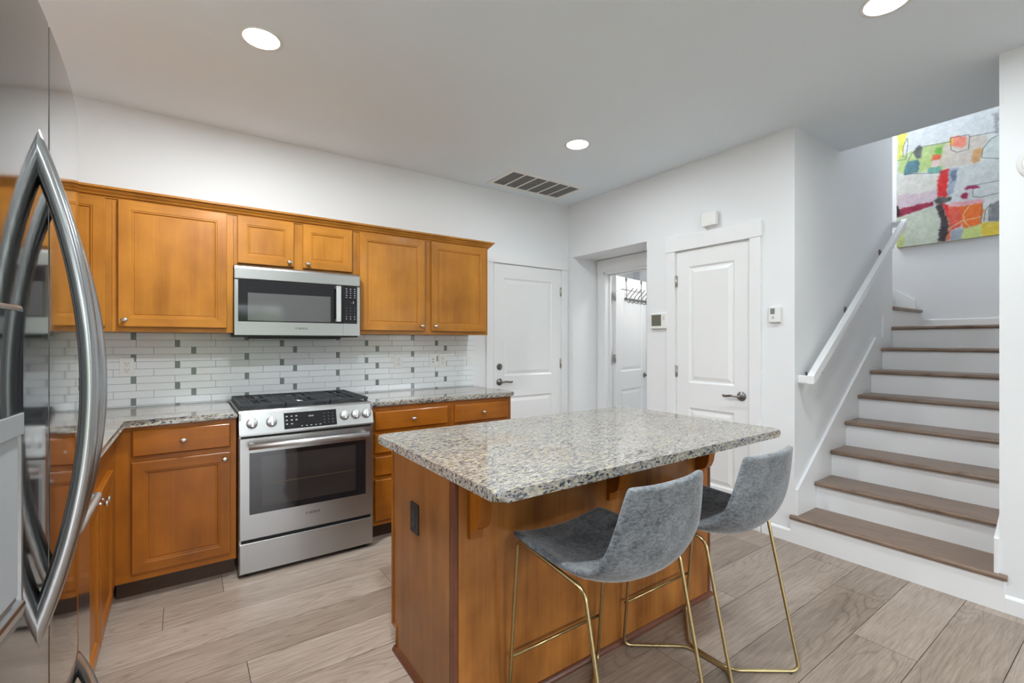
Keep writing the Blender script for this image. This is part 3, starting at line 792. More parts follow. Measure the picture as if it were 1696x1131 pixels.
b = MB(); b.box(XL, -.571, 2.2, YB-.002, UZ0+.002, UZ1); b.build('carcass', M_wv, r)
b = MB(); b.box(-.571, -.552, 2.2, 3.369, UZ0, UZ1); b.build('face_frame', M_wv, r)
cab_door(LF, -.552, 2.76, 3.28, 1.425, 2.128, r, (2.80, 1.463), [M_wv, M_wy]); cab_door(LF, -.552, 2.22, 2.74, 1.425, 2.128, r, (2.70, 1.463), [M_wv, M_wy])
# crown
CR = [(0, 2.128), (.006, 2.128), (.008, 2.138), (.016, 2.140), (.020, 2.148), (.030, 2.158), (.036, 2.170), (.045, 2.172), (.045, 2.184), (0, 2.184)]
b = MB(); b.sweep([(-.552, 2.2), (-.552, 3.37), (2.123, 3.37), (2.123, YB)], CR)
tag(b.build('crown_molding', M_wx), 'honey-stained wooden crown moulding running along the top of the wall cabinets', 'molding')

# ---- base cabinets on the back wall
BZ = .903
def base_cab(x0, x1, label, cells, end=False, x0p=None):
    r = thing('base_cabinet', ((x0+x1)/2, 3.4, 0), label, 'cabinet', 'base cabinets')
    b = MB(); b.box(x0+.0005, x1-.0005, YF+.019, YB-.002, .102, BZ)
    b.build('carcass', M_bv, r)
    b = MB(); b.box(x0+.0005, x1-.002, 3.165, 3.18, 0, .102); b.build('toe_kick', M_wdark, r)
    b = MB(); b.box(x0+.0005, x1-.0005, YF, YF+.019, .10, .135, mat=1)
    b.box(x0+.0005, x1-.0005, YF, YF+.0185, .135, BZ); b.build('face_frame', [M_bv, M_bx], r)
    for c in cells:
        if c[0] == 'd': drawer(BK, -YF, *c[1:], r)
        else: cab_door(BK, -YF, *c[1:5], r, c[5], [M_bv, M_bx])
    return r
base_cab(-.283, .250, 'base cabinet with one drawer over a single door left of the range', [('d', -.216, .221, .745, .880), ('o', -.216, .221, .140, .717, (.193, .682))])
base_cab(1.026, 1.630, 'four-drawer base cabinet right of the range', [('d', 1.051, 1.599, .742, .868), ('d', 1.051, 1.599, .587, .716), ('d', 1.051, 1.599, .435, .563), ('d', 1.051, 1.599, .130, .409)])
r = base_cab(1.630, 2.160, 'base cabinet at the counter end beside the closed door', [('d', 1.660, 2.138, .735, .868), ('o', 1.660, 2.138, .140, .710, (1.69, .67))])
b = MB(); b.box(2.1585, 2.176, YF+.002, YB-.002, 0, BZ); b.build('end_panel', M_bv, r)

# ---- left run
XF = -.283
r = thing('base_cabinet', (-.58, 2.6, 0), 'sink base cabinet with two doors between the corner and the dishwasher', 'cabinet', 'base cabinets')
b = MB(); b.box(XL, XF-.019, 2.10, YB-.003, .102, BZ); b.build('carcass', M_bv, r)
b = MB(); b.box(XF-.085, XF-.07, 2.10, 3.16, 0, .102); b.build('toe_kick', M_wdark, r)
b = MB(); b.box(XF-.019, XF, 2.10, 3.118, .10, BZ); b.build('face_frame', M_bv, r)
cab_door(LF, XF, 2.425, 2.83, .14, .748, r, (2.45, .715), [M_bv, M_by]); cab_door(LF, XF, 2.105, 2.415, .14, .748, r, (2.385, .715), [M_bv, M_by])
r = thing('base_cabinet', (-.58, 1.42, 0), 'narrow filler cabinet hidden between dishwasher and refrigerator', 'cabinet', 'base cabinets')
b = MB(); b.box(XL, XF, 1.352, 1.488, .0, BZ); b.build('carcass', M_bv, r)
dw = thing('dishwasher', (-.56, 1.79, 0), 'stainless steel dishwasher with a long bar handle beyond the refrigerator', 'dishwasher')
b = MB(); b.box(XL+.03, XF-.002, 1.495, 2.092, .0, .86); b.build('body', M_black_plastic, dw)
b = MB(); b.box(XF-.001, XF+.028, 1.495, 2.092, .10, .895, .003); b.build('door_front', steel('dishwasher_stainless', (.62, .61, .60), .16, 'y', .04), dw)
b = MB(); b.tube(arc([(XF+.028, 1.60, .845), (XF+.066, 1.60, .858), (XF+.066, 1.965, .858), (XF+.028, 1.965, .845)], .03), .0085); b.build('handle', M_steel_bar, dw)

# ---- worktops
def slab(name, pts, z0, z1, bev=.0125):
    b = MB(); b.prism(pts, z0, z1, axis='w', bev=bev, seg=4); return b.build(name, M_granite)
def rounded(pts, rad):
    out = []
    n = len(pts)
    for i, p in enumerate(pts):
        r = rad[i]
        if r == 0: out.append(tuple(p)); continue
        P = Vector(p); A = (Vector(pts[i-1])-P).normalized()*r; C = (Vector(pts[(i+1) % n])-P).normalized()*r
        for k in range(7):
            q = k/6; v = (P+A)*(1-q)**2+P*2*q*(1-q)+(P+C)*q*q; out.append((v.x, v.y))
    return out
CZ0, CZ1 = .9035, .937
tag(slab('countertop', [(XL+.001, 1.352), (-.255, 1.352), (-.255, 3.072), (.2535, 3.072), (.2535, 3.689), (XL+.001, 3.689)], CZ0, CZ1),
    'L-shaped speckled granite countertop left of the range', 'countertop', 'granite countertops')
tag(slab('countertop', rounded([(1.0215, 3.072), (2.203, 3.072), (2.203, 3.689), (1.0215, 3.689)], (0, .035, 0, 0)), CZ0, CZ1),
    'straight speckled granite countertop right of the range', 'countertop', 'granite countertops')

# ---- tile backsplash
def backsplash():
    b = MB(); Y1 = YB; x0, x1, z0, z1 = XL+.001, 2.176, CZ1, 1.3975
    b.box(x0, x1, YB-.006, YB-.0002, z0, z1-.001, mat=2)
    bm = b.bm; H = .0451; per = .610
    off = {0: -.249-.0125, 1: -.0285-.0125, 2: .0580-.0125}
    def tile(a, c, za, zc, mi):
        a, c = max(a, x0), min(c, x1)
        if c-a < .004: return
        q = bmesh.new(); r = bmesh.ops.create_cube(q, size=1); g = .0009
        for v in r['verts']: v.co = Vector(((a+c)/2+v.co.x*(c-a-2*g), YB-.0075+v.co.y*.007, (za+zc)/2+v.co.z*(zc-za-2*g)))
        ed = [e for e in q.edges if all(v.co.y < YB-.01 for v in e.verts)]
        bmesh.ops.bevel(q, geom=ed, offset=.0012, segments=1, affect='EDGES')
        for f in q.faces: f.material_index = mi
        me = bpy.data.meshes.new('t'); q.to_mesh(me); q.free(); bm.from_mesh(me); bpy.data.meshes.remove(me)
    row = 0; zt = z1+.0
    while zt > z0+.004:
        zb = max(zt-H, z0+.0005); o = off[row % 3]
        for k in range(-3, 6):
            s = o+k*per
            tile(s, s+.025, zb, zt, 1)
            for j in range(3): tile(s+.025+j*.195, s+.025+(j+1)*.195, zb, zt, 0)
        zt -= H; row += 1
    o = b.build('tile_backsplash', [M_tile, M_accent, M_grout])
    return tag(o, 'backsplash of thin white tiles with scattered grey accent tiles above the counters', 'backsplash')
backsplash()

# ---- outlets and switches
WS = YB-.0115
def plate(M, u0, u1, v0, v1, name, label, cat, kind, group='wall plates on the backsplash', mp=None, md=None):
    mp = mp or M_white_plastic; md = md or M_dark; uc, vc = (u0+u1)/2, (v0+v1)/2
    r = thing(name, M @ Vector((uc, vc, 0)), label, cat, group)
    b = MB(M); b.box(u0, u1, v0, v1, 0, .006, .002); b.build('cover_plate', mp, r)
    if kind == 'outlet':
        for dv in (.020, -.020):
            b = MB(M); b.box(uc-.017, uc+.017, vc+dv-.0165, vc+dv+.0165, .005, .0078, .0015)
            o = b.build('receptacle', mp, r)
            b = MB(M)
            for du in (-.0065, .0065): b.box(uc+du-.0013, uc+du+.0013, vc+dv+.0005, vc+dv+.0085, .007, .0081)
            b.lathe([(0, 0), (.0028, 0), (.0028, .0004), (0, .0004)], 10, M=Matrix.Translation((uc, vc+dv-.008, .0078))); b.build('slots', md, o)
    elif kind == 'jack':
        for dv in (.008, -.012):
            b = MB(M); b.lathe([(0, 0), (.0055, 0), (.0055, .003), (.003, .003), (.003, .001), (0, .001)], 12, M=Matrix.Translation((uc, vc+dv, .006))); b.build('jack', M_grey_plastic, r)
    elif kind == 'switch':
        b = MB(M); b.box(uc-.016, uc+.016, vc-.032, vc+.032, .005, .009, .001); b.build('rocker', mp, r)
    return r
MW = frame('back', (0, WS, 0))
plate(MW, -.315, -.246, 1.128, 1.243, 'wall_outlet', 'white double outlet on the tiles left of the range', 'outlet', 'outlet')
plate(MW, 1.418, 1.489, 1.120, 1.234, 'wall_outlet', 'white double outlet standing alone on the tiles right of the range', 'outlet', 'outlet')
plate(MW, 1.728, 1.800, 1.124, 1.238, 'phone_jack_plate', 'white wall plate with two round jacks beside the outlet', 'wall plate', 'jack')
plate(MW, 1.822, 1.892, 1.120, 1.236, 'wall_outlet', 'white double outlet right beside the jack plate', 'outlet', 'outlet')
plate(MW, 2.098, 2.168, 1.124, 1.240, 'light_switch', 'white rocker light switch at the right end of the tiles', 'switch', 'switch')
r = thing('wall_outlet', (-.505, WS, 1.02), 'dark outlet with a plug and white cord peeking out beside the refrigerator handle', 'outlet')
b = MB(MW); b.box(-.54, -.470, 1.055, 1.13, 0, .006, .002); b.build('cover_plate', M_black_plastic, r)
b = MB(MW); b.lathe([(0, .006), (.016, .006), (.015, .03), (.006, .034), (0, .034)], 16, M=Matrix.Translation((-.492, 1.098, 0))); b.build('plug', M_grey_plastic, r)
b = MB(MW); b.tube(arc([(-.492, 1.094, .03), (-.480, 1.05, .035), (-.44, 1.02, .03), (-.43, .95, .02), (-.50, .942, .05)], .03), .003); b.build('cord', M_white_plastic, r)
# black outlet in the island end
MI = frame('left', (.755, 0, 0))
def mirrorI(): return Matrix(((0, 0, -1, .755), (-1, 0, 0, 0), (0, 1, 0, 0), (0, 0, 0, 1)))   # faces -x, u=-y
MIL = mirrorI()
plate(MIL, -1.775, -1.702, .580, .700, 'island_outlet', 'black double outlet set in the end panel of the island', 'outlet', 'outlet', None, M_black_plastic, simple('outlet_slot', (.10, .10, .10), .3))

# =================================================================== ISLAND
il = thing('kitchen_island', (1.515, 1.7, 0), 'wooden kitchen island with brackets under its granite top', 'island')
X0, X1, Y0, Y1, ZT = .756, 2.284, 1.416, 1.985, .896
b = MB(); b.prism([(Y0+.034, 0), (1.935, 0), (1.935, .108), (Y1, .108), (Y1, ZT), (Y0+.034, ZT)], X0, X0+.018, axis='u', bev=.001); b.build('end_panel', M_iv, il)
b = MB(); b.box(X0-.006, X0+.02, Y1-.018, Y1+.001, .104, ZT-.001, .003); b.prism([(1.926, 0), (1.938, 0), (1.938, .1)], X0-.004, X0+.01, axis='u')
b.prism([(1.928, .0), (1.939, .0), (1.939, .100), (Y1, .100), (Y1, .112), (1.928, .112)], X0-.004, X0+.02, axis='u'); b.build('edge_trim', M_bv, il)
b = MB(); b.box(X0+.018, X1-.018, Y0, Y0+.018, 0, ZT); b.build('back_panel', M_iv2, il)
b = MB(); b.box(X0+.001, X0+.018, Y0+.0005, Y0+.034, .001, ZT, .004); b.build('corner_post', M_shoe, il)
b = MB(); b.box(X1-.018, X1, Y0-.004, Y1, 0, ZT, .002); b.build('end_panel', M_shoe, il)
b = MB(); b.box(X0+.02, X1-.02, Y0+.02, Y1-.022, .102, ZT-.001); b.box(X0+.02, X1-.02, Y0+.02, 1.93, 0, .102); b.build('carcass', M_wv, il)
FR = frame('front', (0, Y1-.022, 0))
for k in range(3):
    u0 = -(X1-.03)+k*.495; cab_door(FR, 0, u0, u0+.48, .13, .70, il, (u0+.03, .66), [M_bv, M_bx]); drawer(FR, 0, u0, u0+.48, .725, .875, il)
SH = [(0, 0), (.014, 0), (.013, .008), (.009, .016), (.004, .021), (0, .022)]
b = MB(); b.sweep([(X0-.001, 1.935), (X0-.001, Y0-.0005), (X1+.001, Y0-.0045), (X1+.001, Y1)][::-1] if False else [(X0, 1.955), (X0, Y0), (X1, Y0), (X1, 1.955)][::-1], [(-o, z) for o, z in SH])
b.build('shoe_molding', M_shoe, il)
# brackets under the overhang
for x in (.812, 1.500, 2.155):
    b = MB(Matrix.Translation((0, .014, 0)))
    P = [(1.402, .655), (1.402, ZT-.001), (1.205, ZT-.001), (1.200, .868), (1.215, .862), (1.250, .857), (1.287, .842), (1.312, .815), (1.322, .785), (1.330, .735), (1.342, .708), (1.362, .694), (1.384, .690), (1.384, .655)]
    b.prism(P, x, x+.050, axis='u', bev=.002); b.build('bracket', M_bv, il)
tag(slab('island_countertop', rounded([(.697, 1.055), (2.303, 1.055), (2.303, 2.03), (.697, 2.03)], (.032,)*4), ZT+.0005, .9295, .0145),
    'large speckled granite top of the island with rounded corners', 'countertop')

# =================================================================== RANGE
rg = thing('gas_range', (.637, 3.35, 0), 'stainless steel slide-in gas range between the base cabinets', 'range')
x0, x1, yf = .257, 1.0185, 3.02
b = MB(); b.box(x0+.012, x1-.012, yf+.035, 3.68, .03, .925); b.build('body', M_black_plastic, rg)
for q in (x0, x1-.012):
    b = MB(); b.box(q, q+.012, yf+.014, 3.60, .02, .935, .002); b.build('side_panel', M_steel, rg)
for x, y in ((x0+.04, 3.08), (x1-.04, 3.08), (x0+.04, 3.6), (x1-.04, 3.6)):
    b = MB(); b.lathe([(0, 0), (.015, 0), (.015, .03), (0, .03)], 12, M=Matrix.Translation((x, y, 0))); b.build('foot', M_black_plastic, rg)
# slanted control panel
b = MB(); prof = [(3.022, .802), (3.010, .806), (3.010, .815), (3.048, .934), (3.056, .943), (3.075, .945), (3.075, .802)]
b.prism(prof, x0, x1, axis='u', bev=.0015); b.build('control_panel', M_steel, rg)
th = math.atan2(.038, .119)   # tilt of the panel face
MP = Matrix.Translation((0, 3.010, .815)) @ Matrix.Rotation(-th, 4, 'X') @ BK   # u=x, v up the slope, w outward
def knob_range(x):
    v = .062; T = MP @ Matrix.Translation((x, v, 0)); b = MB(T)
    b.lathe([(0, 0), (.0295, 0), (.0295, .003), (.0275, .005), (.0262, .022), (.0245, .026), (.0, .0265)], 32)
    o = b.build('knob', M_steel_bar, rg)
    b = MB(T); b.box(-.0055, .0055, -.0255, .0255, .0255, .033, .002); b.build('grip', M_steel_bar, o)
for x in (.322, .422, .837, .907, .975): knob_range(x)
b = MB(MP); b.box(.488, .788, .010, .107, -.002, .0012, .0005)
nf0 = len(b.bm.faces)
for j, v in enumerate((.085, .062, .040)):
    for u in (.503, .530, .556)[:3 if j < 2 else 2]: b.box(u-.0055, u+.0055, v-.0035, v+.0035, .0012, .0015)
for u in (.585, .612, .638, .664, .690): b.box(u-.005, u+.005, .020, .0245, .0012, .0015)
for k, u in enumerate((.628, .635, .643, .650)): b.box(u-.0022, u+.0022, .074, .083, .0012, .0015)
for u in (.715, .740, .765):
    for v in (.088, .068, .048, .030): b.box(u-.0016, u+.0016, v-.0016, v+.0016, .0012, .0015)
b.bm.faces.ensure_lookup_table()
for f in b.bm.faces[nf0:]: f.material_index = 1
b.build('control_display', [M_blackglass, M_mark], rg)
b = MB(MP)
for x in (.322, .422, .837, .907, .975):
    b.box(x-.004, x+.004, .106, .1085, 0, .0004); b.box(x-.0008, x+.0008, .098, .104, 0, .0004)
b.build('panel_marks', M_grey_plastic, rg)
# oven door
BF = frame('back', (0, yf, 0))
b = MB(BF); b.rings(x0+.003, x1-.003, .216, .792, [(0, -.035), (0, -.002), (.002, 0)], cap=False)
g0, g1, gz0, gz1 = .308, .970, .356, .7075
for q in ((x0+.005, g0, .218, .790), (g1, x1-.005, .218, .790), (g0, g1, .218, gz0), (g0, g1, gz1, .790)): b.box(*q, -.03, 0)
od = b.build('oven_door', M_steel, rg)
b = MB(BF); b.box(g0, g1, gz0, gz1, -.03, -.001); b.build('door_glass', M_blackglass, od)
b = MB(BF); b.box(.370, .905, .392, .682, -.002, -.0004); b.build('viewing_window', M_ovenglass, od)
b = MB(BF); b.box(.385, .890, .520, .5225, -.001, .0); 
b.build('oven_rack', simple('oven_rack_wire', (.16, .11, .06), .4, metal=.5), od)
b = MB(BF)
b.tube([(.300, .752, .058), (.974, .752, .058)], .0135, ry=.0165, up=(0, 1, 0), n=20)
for u in (.318, .956): b.box(u-.012, u+.012, .742, .762, 0, .055, .003)
b.build('handle', M_steel_bar, od)
b = MB(BF); b.box(x0+.014, x1-.014, .190, .216, -.06, -.02); b.build('vent_gap', M_dark, rg)
b = MB(BF); b.box(x0+.01, x1-.01, .792, .804, -.06, -.012); b.build('vent_gap', M_dark, rg)
b = MB(BF); b.rings(x0+.003, x1-.003, .026, .196, [(0, -.04), (0, -.003), (.002, 0)]); b.build('storage_drawer', M_steel, rg)
def logo(M, u, v, h, root):
    T = M @ Matrix.Translation((u+h*1.75, v, .0002)); b = text_mesh('BOSCH', h*1.38, T, 'logo', M_print, root, .0002, True)
    b.M = M @ Matrix.Translation((u+h*.55, v+h*.5, .0))
    n = 28
    for k in range(n):
        a0, a1 = 2*PI*k/n, 2*PI*(k+1)/n; ri, ro = h*.52, h*.62
        b.prism([(ri*math.cos(a0), ri*math.sin(a0)), (ro*math.cos(a0), ro*math.sin(a0)), (ro*math.cos(a1), ro*math.sin(a1)), (ri*math.cos(a1), ri*math.sin(a1))], .0001, .0005)
    for q in ((-h*.27, -h*.19, -h*.36, h*.36), (h*.19, h*.27, -h*.36, h*.36), (-h*.2, h*.2, -h*.05, h*.05)): b.box(*q, .0001, .0005)
    return b.build('logo', M_print, root)
logo(BF, .606, .300, .0125, od)
# cooktop
b = MB(); b.box(x0, x1, 3.06, 3.675, .937, .9455, .003); b.build('cooktop', M_steel, rg)
b = MB(); b.box(x0+.03, x1-.03, 3.10, 3.65, .9455, .947); b.build('burner_tray', M_iron, rg)
BUR = [(.40, 3.24, .038), (.40, 3.52, .030), (.637, 3.38, .045), (.875, 3.24, .030), (.875, 3.52, .038)]
for x, y, rr in BUR:
    b = MB(); T = Matrix.Translation((x, y, .947)); b.lathe([(0, 0), (rr+.008, 0), (rr+.006, .008), (rr, .010), (0, .010)], 28, M=T)
    o = b.build('burner', M_steel_bar, rg)
    b = MB(); b.lathe([(0, .010), (rr, .010), (rr, .015), (rr-.004, .018), (0, .018)], 28, M=T); b.build('burner_cap', M_iron, o)
for gx0, gx1 in ((x0+.010, .505), (.511, .763), (.769, x1-.010)):
    b = MB(); z0, z1 = .962, .975; y0, y1 = 3.095, 3.655; t_ = .005
    for y in (y0, y1, (y0+y1)/2): b.box(gx0, gx1, y-t_, y+t_, z0, z1, .002)
    for x in (gx0+t_, gx1-t_): b.box(x-t_, x+t_, y0, y1, z0-.004, z1, .002)
    xc = (gx0+gx1)/2
    for x in (gx0+.062, xc, gx1-.062): b.box(x-.004, x+.004, y0, y1, z0, z1, .0015)
    for y in (3.15, 3.205, 3.275, 3.33, 3.43, 3.49, 3.55, 3.605): 
        b.box(gx0, gx0+.075, y-.0035, y+.0035, z0, z1, .0015); b.box(gx1-.075, gx1, y-.0035, y+.0035, z0, z1, .0015)
    for x in (gx0+.012, gx1-.012):
        for y in (y0+.01, y1-.01): b.box(x-.008, x+.008, y-.008, y+.008, .947, z0)
    b.build('grate', M_iron, rg)

# =================================================================== MICROWAVE
mw = thing('microwave_oven', (.637, 3.5, 1.37), 'stainless over-the-range microwave with black glass door', 'microwave')
x0, x1, yf = .2565, 1.0175, 3.30
MM = frame('back', (0, yf, 0))
b = MB(); b.box(x0+.002, x1-.002, yf+.03, YB-.015, 1.392, 1.8135); b.build('body', simple('microwave_case', (.10, .10, .10), .4, metal=.8), mw)
b = MB(MM); b.prism([(-.03, 1.7305), (-.002, 1.7305), (0, 1.733), (0, 1.795), (-.004, 1.806), (-.012, 1.813), (-.03, 1.813)], x0, x1, axis='u', bev=.001, M=Matrix(((1, 0, 0, 0), (0, 0, 1, 0), (0, 1, 0, 0), (0, 0, 0, 1)))); b.build('top_vent_panel', M_steel, mw)
b = MB(MM); b.box(x0+.002, x1-.002, 1.7235, 1.7305, -.03, -.006); b.box(.903, .9045, 1.383, 1.7235, -.03, -.001); b.build('gap', M_dark, mw)
b = MB(MM); 
for q in ((x0, .276, 1.383, 1.7235), (.276, .9035, 1.383, 1.466)): b.box(*q, -.03, 0)
dr = b.build('door_frame', M_steel, mw)
b = MB(MM); b.box(.276, .903, 1.466, 1.7225, -.03, -.0008); b.build('door_glass', M_blackglass, dr)
b = MB(MM); b.box(.328, .820, 1.474, 1.646, -.002, -.0002); b.build('viewing_window', M_mwglass, dr)
b = MB(MM); b.box(.848, .881, 1.476, 1.7205, .028, .040, .004); b.box(.848, .866, 1.478, 1.494, 0, .03, .001); b.box(.848, .866, 1.702, 1.718, 0, .03, .001); b.build('handle', M_steel_bar, dr)
b = MB(MM); b.box(.9045, x1, 1.383, 1.466, -.03, 0); b.box(.999, x1, 1.466, 1.7235, -.03, 0); b.build('side_trim', M_steel, mw)
b = MB(MM); b.box(.9045, .999, 1.466, 1.7225, -.03, -.0008); cp = b.build('control_panel', M_blackglass, mw)
b = MB(MM)
for j, v in enumerate((1.708, 1.694, 1.679, 1.663, 1.648)):
    for i, u in enumerate((.926, .954, .982)): b.box(u-.006+.0015*(j % 2), u+.006-.0015*(i % 2), v-.0022-.001*((i+j) % 2), v+.0022, -.0008, -.0003)
for v in (1.515, 1.4985): 
    for u in (.926, .954, .982): b.box(u-.0035, u+.0035, v-.003, v+.003, -.0008, -.0003)
for v in (1.575, 1.555, 1.535):
    for u in (.926, .954, .982): b.box(u-.0012, u+.0012, v-.002, v+.002, -.0008, -.0003)
b.box(.970, .976, 1.607, 1.621, -.0008, -.0003); b.box(.957, .960, 1.609, 1.613, -.0008, -.0003)
b.build('panel_marks', M_mark, cp)
logo(MM, .598, 1.4225, .0115, dr)
b = MB(); b.box(x0+.01, x1-.01, yf+.012, YB-.02, 1.372, 1.3925, .004); b.box(x0+.08, x1-.12, yf+.04, 3.6, 1.360, 1.373, .004); b.build('underside_vent', M_black_plastic, mw)

# =================================================================== REFRIGERATOR
YS = .876
rf = thing('refrigerator', (-.52, YS, 0), 'large stainless steel french-door refrigerator with long curved handles at the left edge', 'refrigerator')
b = MB(); b.box(XL+.012, -.222, .424, 1.328, .03, 1.745, .004); b.build('body', simple('fridge_case_grey', (.28, .28, .28), .4), rf)
def fx(y): return -.148-.032*((y-YS)/.455)**2
def fdoor(ya, yb, z0, z1, name, ra=.012, rb=.012):
    """curved door: plan outline with rounded vertical edges, extruded"""
    n = 26; pts = []
    for k in range(n+1):
        y = ya+(yb-ya)*k/n; x = fx(y)
        for (e, rr) in ((y-ya, ra), (yb-y, rb)):
            if e < rr: x -= rr-math.sqrt(max(0, rr*rr-(rr-e)**2))
        pts.append((x, y))
    ex = []
    for rr, y_, sgn in ((rb, yb, -1), ):
        pass
    # dense samples in the rounded edges
    def xs(y):
        x = fx(y)
        for (e, rr) in ((y-ya, ra), (yb-y, rb)):
            if e < rr: x -= rr-math.sqrt(max(0, rr*rr-(rr-e)**2))
        return x
    ys = sorted(set([ya+(yb-ya)*k/n for k in range(n+1)]+[ya+ra*(1-math.cos(a*PI/16)) for a in range(9)]+[yb-rb*(1-math.cos(a*PI/16)) for a in range(9)]))
    pts = [(xs(y), y) for y in ys]+[(-.218, yb), (-.218, ya)]
    b = MB(); b.prism(pts, z0, z1, axis='w', bev=.006, seg=3)
    return b.build(name, M_fridge, rf)
ld = fdoor(.420, YS-.0016, .752, 1.768, 'door', .012, .003)
rd = fdoor(YS+.0016, 1.332, .752, 1.768, 'door', .003, .022)
fd = fdoor(.420, 1.332, .065, .742, 'freezer_drawer', .012, .022)
b = MB(); b.box(-.25, -.205, .43, 1.32, .0, .06); b.build('toe_grille', M_grey_plastic, rf)
b = MB(); b.box(-.30, -.20, .44, .50, 1.745, 1.79, .006); b.build('hinge_cover', M_grey_plastic, rf); b = MB(); b.box(-.30, -.20, 1.25, 1.31, 1.745, 1.785, .006); b.build('hinge_cover', M_grey_plastic, rf)
def bow(y, z0, z1, par):
    zc, hh = (z0+z1)/2, (z1-z0)/2; N = 44; P = []; tp = []
    for k in range(N+1):
        s = -1+2*k/N; P.append((fx(y)-.010+.0575*(1-abs(s)**2.0), y, zc+s*hh)); tp.append(1 if abs(s) < .8 else 1-.35*((abs(s)-.8)/.2))
    b = MB(); b.tube(P, .0105, ry=.0138, up=(0, 1, 0), n=20, taper=None)
    return b.build('handle', M_fhandle, par)
bow(.828, .956, 1.606, ld); bow(.896, .985, 1.572, rd)
P = []
for k in range(45):
    s = -1+2*k/44; y = .875+s*.415; P.append((fx(y)-.006+.052*(1-s*s), y, .698))
b = MB(); b.tube(P, .0105, ry=.0125, up=(0, 0, 1), n=20); b.build('handle', M_fhandle, fd)
# water and ice dispenser
YD = .741
a_ = math.atan2(fx(YD)-fx(YD-.208), .208)
DM = Matrix(((math.sin(a_), 0, math.cos(a_), fx(YD)-.0008), (math.cos(a_), 0, -math.sin(a_), YD), (0, 1, 0, 0), (0, 0, 0, 1)))
b = MB(DM); b.rings(-.208, 0, 1.028, 1.380, [(0, -.006), (0, .004), (.003, .0065), (.008, .0065), (.010, .003)]); o = b.build('dispenser', M_fhandle, ld)
b = MB(DM); b.box(-.200, -.006, 1.262, 1.374, .002, .0078, .001); b.build('touch_panel', M_blackglass, o)
b = MB(DM); b.box(-.200, -.006, 1.238, 1.262, .002, .0085, .001); b.build('trim_strip', M_grey_plastic, o)
b = MB(DM); b.box(-.196, -.008, 1.062, 1.238, .002, .004); b.build('recess', simple('dispenser_recess', (.42, .45, .47), .35, metal=.3), o)
b = MB(DM); b.prism([(1.040, .003), (1.040, .008), (1.050, .010), (1.054, .009), (1.056, .003)], -.200, -.006, axis='u', bev=.001); b.build('drip_tray', M_fhandle, o)

# =================================================================== STOOLS
ST = [  # (yc, zc), (ye, ze), half width
    ((1.392, .628), (1.388, .655), .214), ((1.370, .634), (1.366, .665), .224), ((1.28, .624), (1.28, .660), .228), ((1.17, .612), (1.17, .655), .230),
    ((1.06, .606), (1.07, .655), .229), ((.985, .613), (1.005, .664), .228), ((.932, .640), (.960, .690), .225), ((.904, .690), (.934, .742), .216),
    ((.889, .765), (.917, .800), .202), ((.878, .850), (.904, .868), .188), ((.869, .915), (.894, .918), .176), ((.867, .928), (.891, .930), .168)]
def make_stool(cx, label):
    r = thing('bar_stool', (cx, 1.14, 0), label, 'bar stool', 'counter stools at the island')
    bm = bmesh.new(); n = 12; G = []
    for (yc, zc), (ye, ze), hw in ST:
        row = []
        for j in range(n+1):
            q = -1+2*j/n; k = abs(q)**2.3; row.append(bm.verts.new((q*hw, yc+(ye-yc)*k-1.14, zc+(ze-zc)*k)))
        G.append(row)
    for A, B in zip(G, G[1:]):
        for j in range(n): bm.faces.new((A[j], A[j+1], B[j+1], B[j]))
    bmesh.ops.recalc_face_normals(bm, faces=bm.faces)
    for f in bm.faces: f.smooth = True
    up = sum((f.normal.z for f in bm.faces))
    if up < 0: bmesh.ops.reverse_faces(bm, faces=bm.faces)
    me = bpy.data.meshes.new('seat_shell'); bm.to_mesh(me); bm.free(); me.materials.append(M_velvet)
    o = bpy.data.objects.new('seat_shell', me); COL.objects.link(o); o.parent = r
    s = o.modifiers.new('thickness', 'SOLIDIFY'); s.thickness = .024; s.offset = -1; 
    s = o.modifiers.new('smooth', 'SUBSURF'); s.levels = 2; s.render_levels = 2
    h = .2275
    for sg in (-1, 1):
        X = cx+sg*h; c = cx+sg*.0085
        pts = [(X, 1.20, .628), (X, 1.335, .641), (X, 1.392, .0085), (c, 1.225, .0085), (c, 1.03, .0085), (X, .87, .0085), (X, 1.0, .607), (X, 1.20, .628)]
        b = MB(); b.tube(arc(pts, .035, 7)[:-1], .0065, n=14, closed=True); b.build('side_frame', M_brass, r)
        for (x, y) in ((X-sg*.03, 1.372), (X-sg*.03, .89)):
            b = MB(); b.lathe([(0, 0), (.006, 0), (.006, .004), (0, .004)], 12, M=Matrix.Translation((x, y, 0))); b.build('floor_glide', M_black_plastic, r)
    b = MB(); b.tube([(cx-h, 1.384, .197), (cx+h, 1.384, .197)], .0055, n=14); b.build('footrest', M_brass, r)
    
    return r
def copy_tree(o, parent=None):
    c = o.copy(); COL.objects.link(c); c.parent = parent
    for ch in list(o.children): copy_tree(ch, c)
    return c
s1 = make_stool(1.195, 'nearer grey velvet counter stool with thin brass legs, its whole curved back in view')
s2 = copy_tree(s1); s2.location.x = 1.811
s2['label'] = 'grey velvet counter stool with thin brass legs, the farther one toward the stairs'

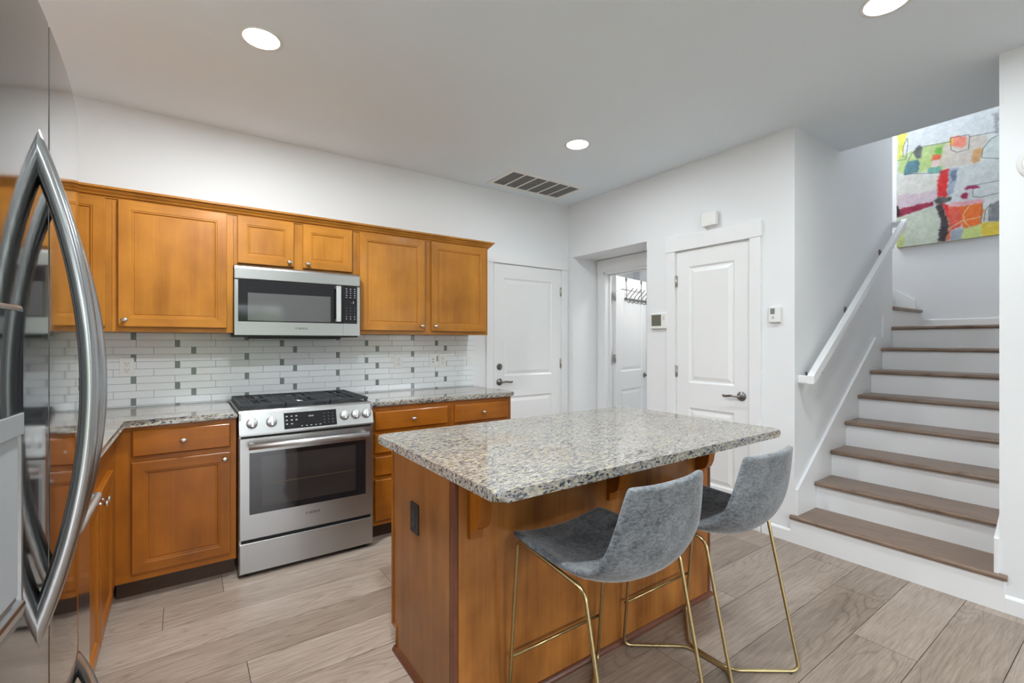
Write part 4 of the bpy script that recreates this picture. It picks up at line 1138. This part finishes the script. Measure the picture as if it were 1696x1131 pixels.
# =================================================================== THINGS ON THE DOOR WALL
MR = frame('right', (XW, 0, 0))
r = thing('thermostat', MR @ Vector((-2.53, 1.518, 0)), 'white thermostat with a wide grey screen left of the pantry door', 'thermostat', 'wall thermostats')
b = MB(MR); b.box(-2.612, -2.448, 1.452, 1.585, .001, .024, .006, seg=3); b.build('housing', M_white_plastic, r)
b = MB(MR); b.box(-2.598, -2.500, 1.476, 1.572, .0235, .0250, .001); b.build('screen', M_lcd, r)
b = MB(MR)
for v in (1.553, 1.541, 1.529): b.box(-2.482, -2.466, v-.002, v+.002, .0238, .0252, .0005)
b.box(-2.552, -2.546, 1.461, 1.465, .0238, .0248); b.build('buttons', M_grey_plastic, r)
r = thing('thermostat', MR @ Vector((-1.573, 1.527, 0)), 'small upright white thermostat right of the pantry door', 'thermostat', 'wall thermostats')
b = MB(MR); b.box(-1.612, -1.536, 1.474, 1.582, .001, .026, .006, seg=3); b.build('housing', M_white_plastic, r)
b = MB(MR); b.box(-1.600, -1.570, 1.530, 1.570, .0255, .027, .001); b.build('screen', simple('small_lcd', (.22, .25, .25), .2), r)
b = MB(MR); b.box(-1.590, -1.574, 1.509, 1.514, .0258, .027, .0005); b.box(-1.590, -1.574, 1.499, 1.504, .0258, .027, .0005); b.build('buttons', M_grey_plastic, r)
r = thing('door_chime', MR @ Vector((-2.05, 2.285, 0)), 'plain white box mounted on the wall above the pantry door', 'wall box')
b = MB(MR); b.box(-2.112, -1.990, 2.232, 2.335, .012, .045, .004, seg=3); b.build('cover', M_white_plastic, r)
b = MB(MR); b.box(-2.095, -2.005, 2.222, 2.320, .001, .013, .002); b.build('mounting_plate', M_white_plastic, r)
r = thing('smoke_alarm', MR @ Vector((-.365, 2.20, 0)), 'round white alarm on the wall at the right edge of the photo', 'alarm')
b = MB(MR); b.lathe([(0, .001), (.078, .001), (.078, .014), (.070, .026), (.040, .030), (0, .030)], 36, M=Matrix.Translation((-.362, 2.20, 0))); b.build('housing', M_white_plastic, r)
b = MB(MR); b.lathe([(.052, .0275), (.055, .031), (.058, .0285), (.052, .0275)], 36, M=Matrix.Translation((-.362, 2.20, 0))); b.build('ring', M_white_plastic, r)

# finish: remove empties of materials not used, smooth shading by angle on curved meshes is set per face
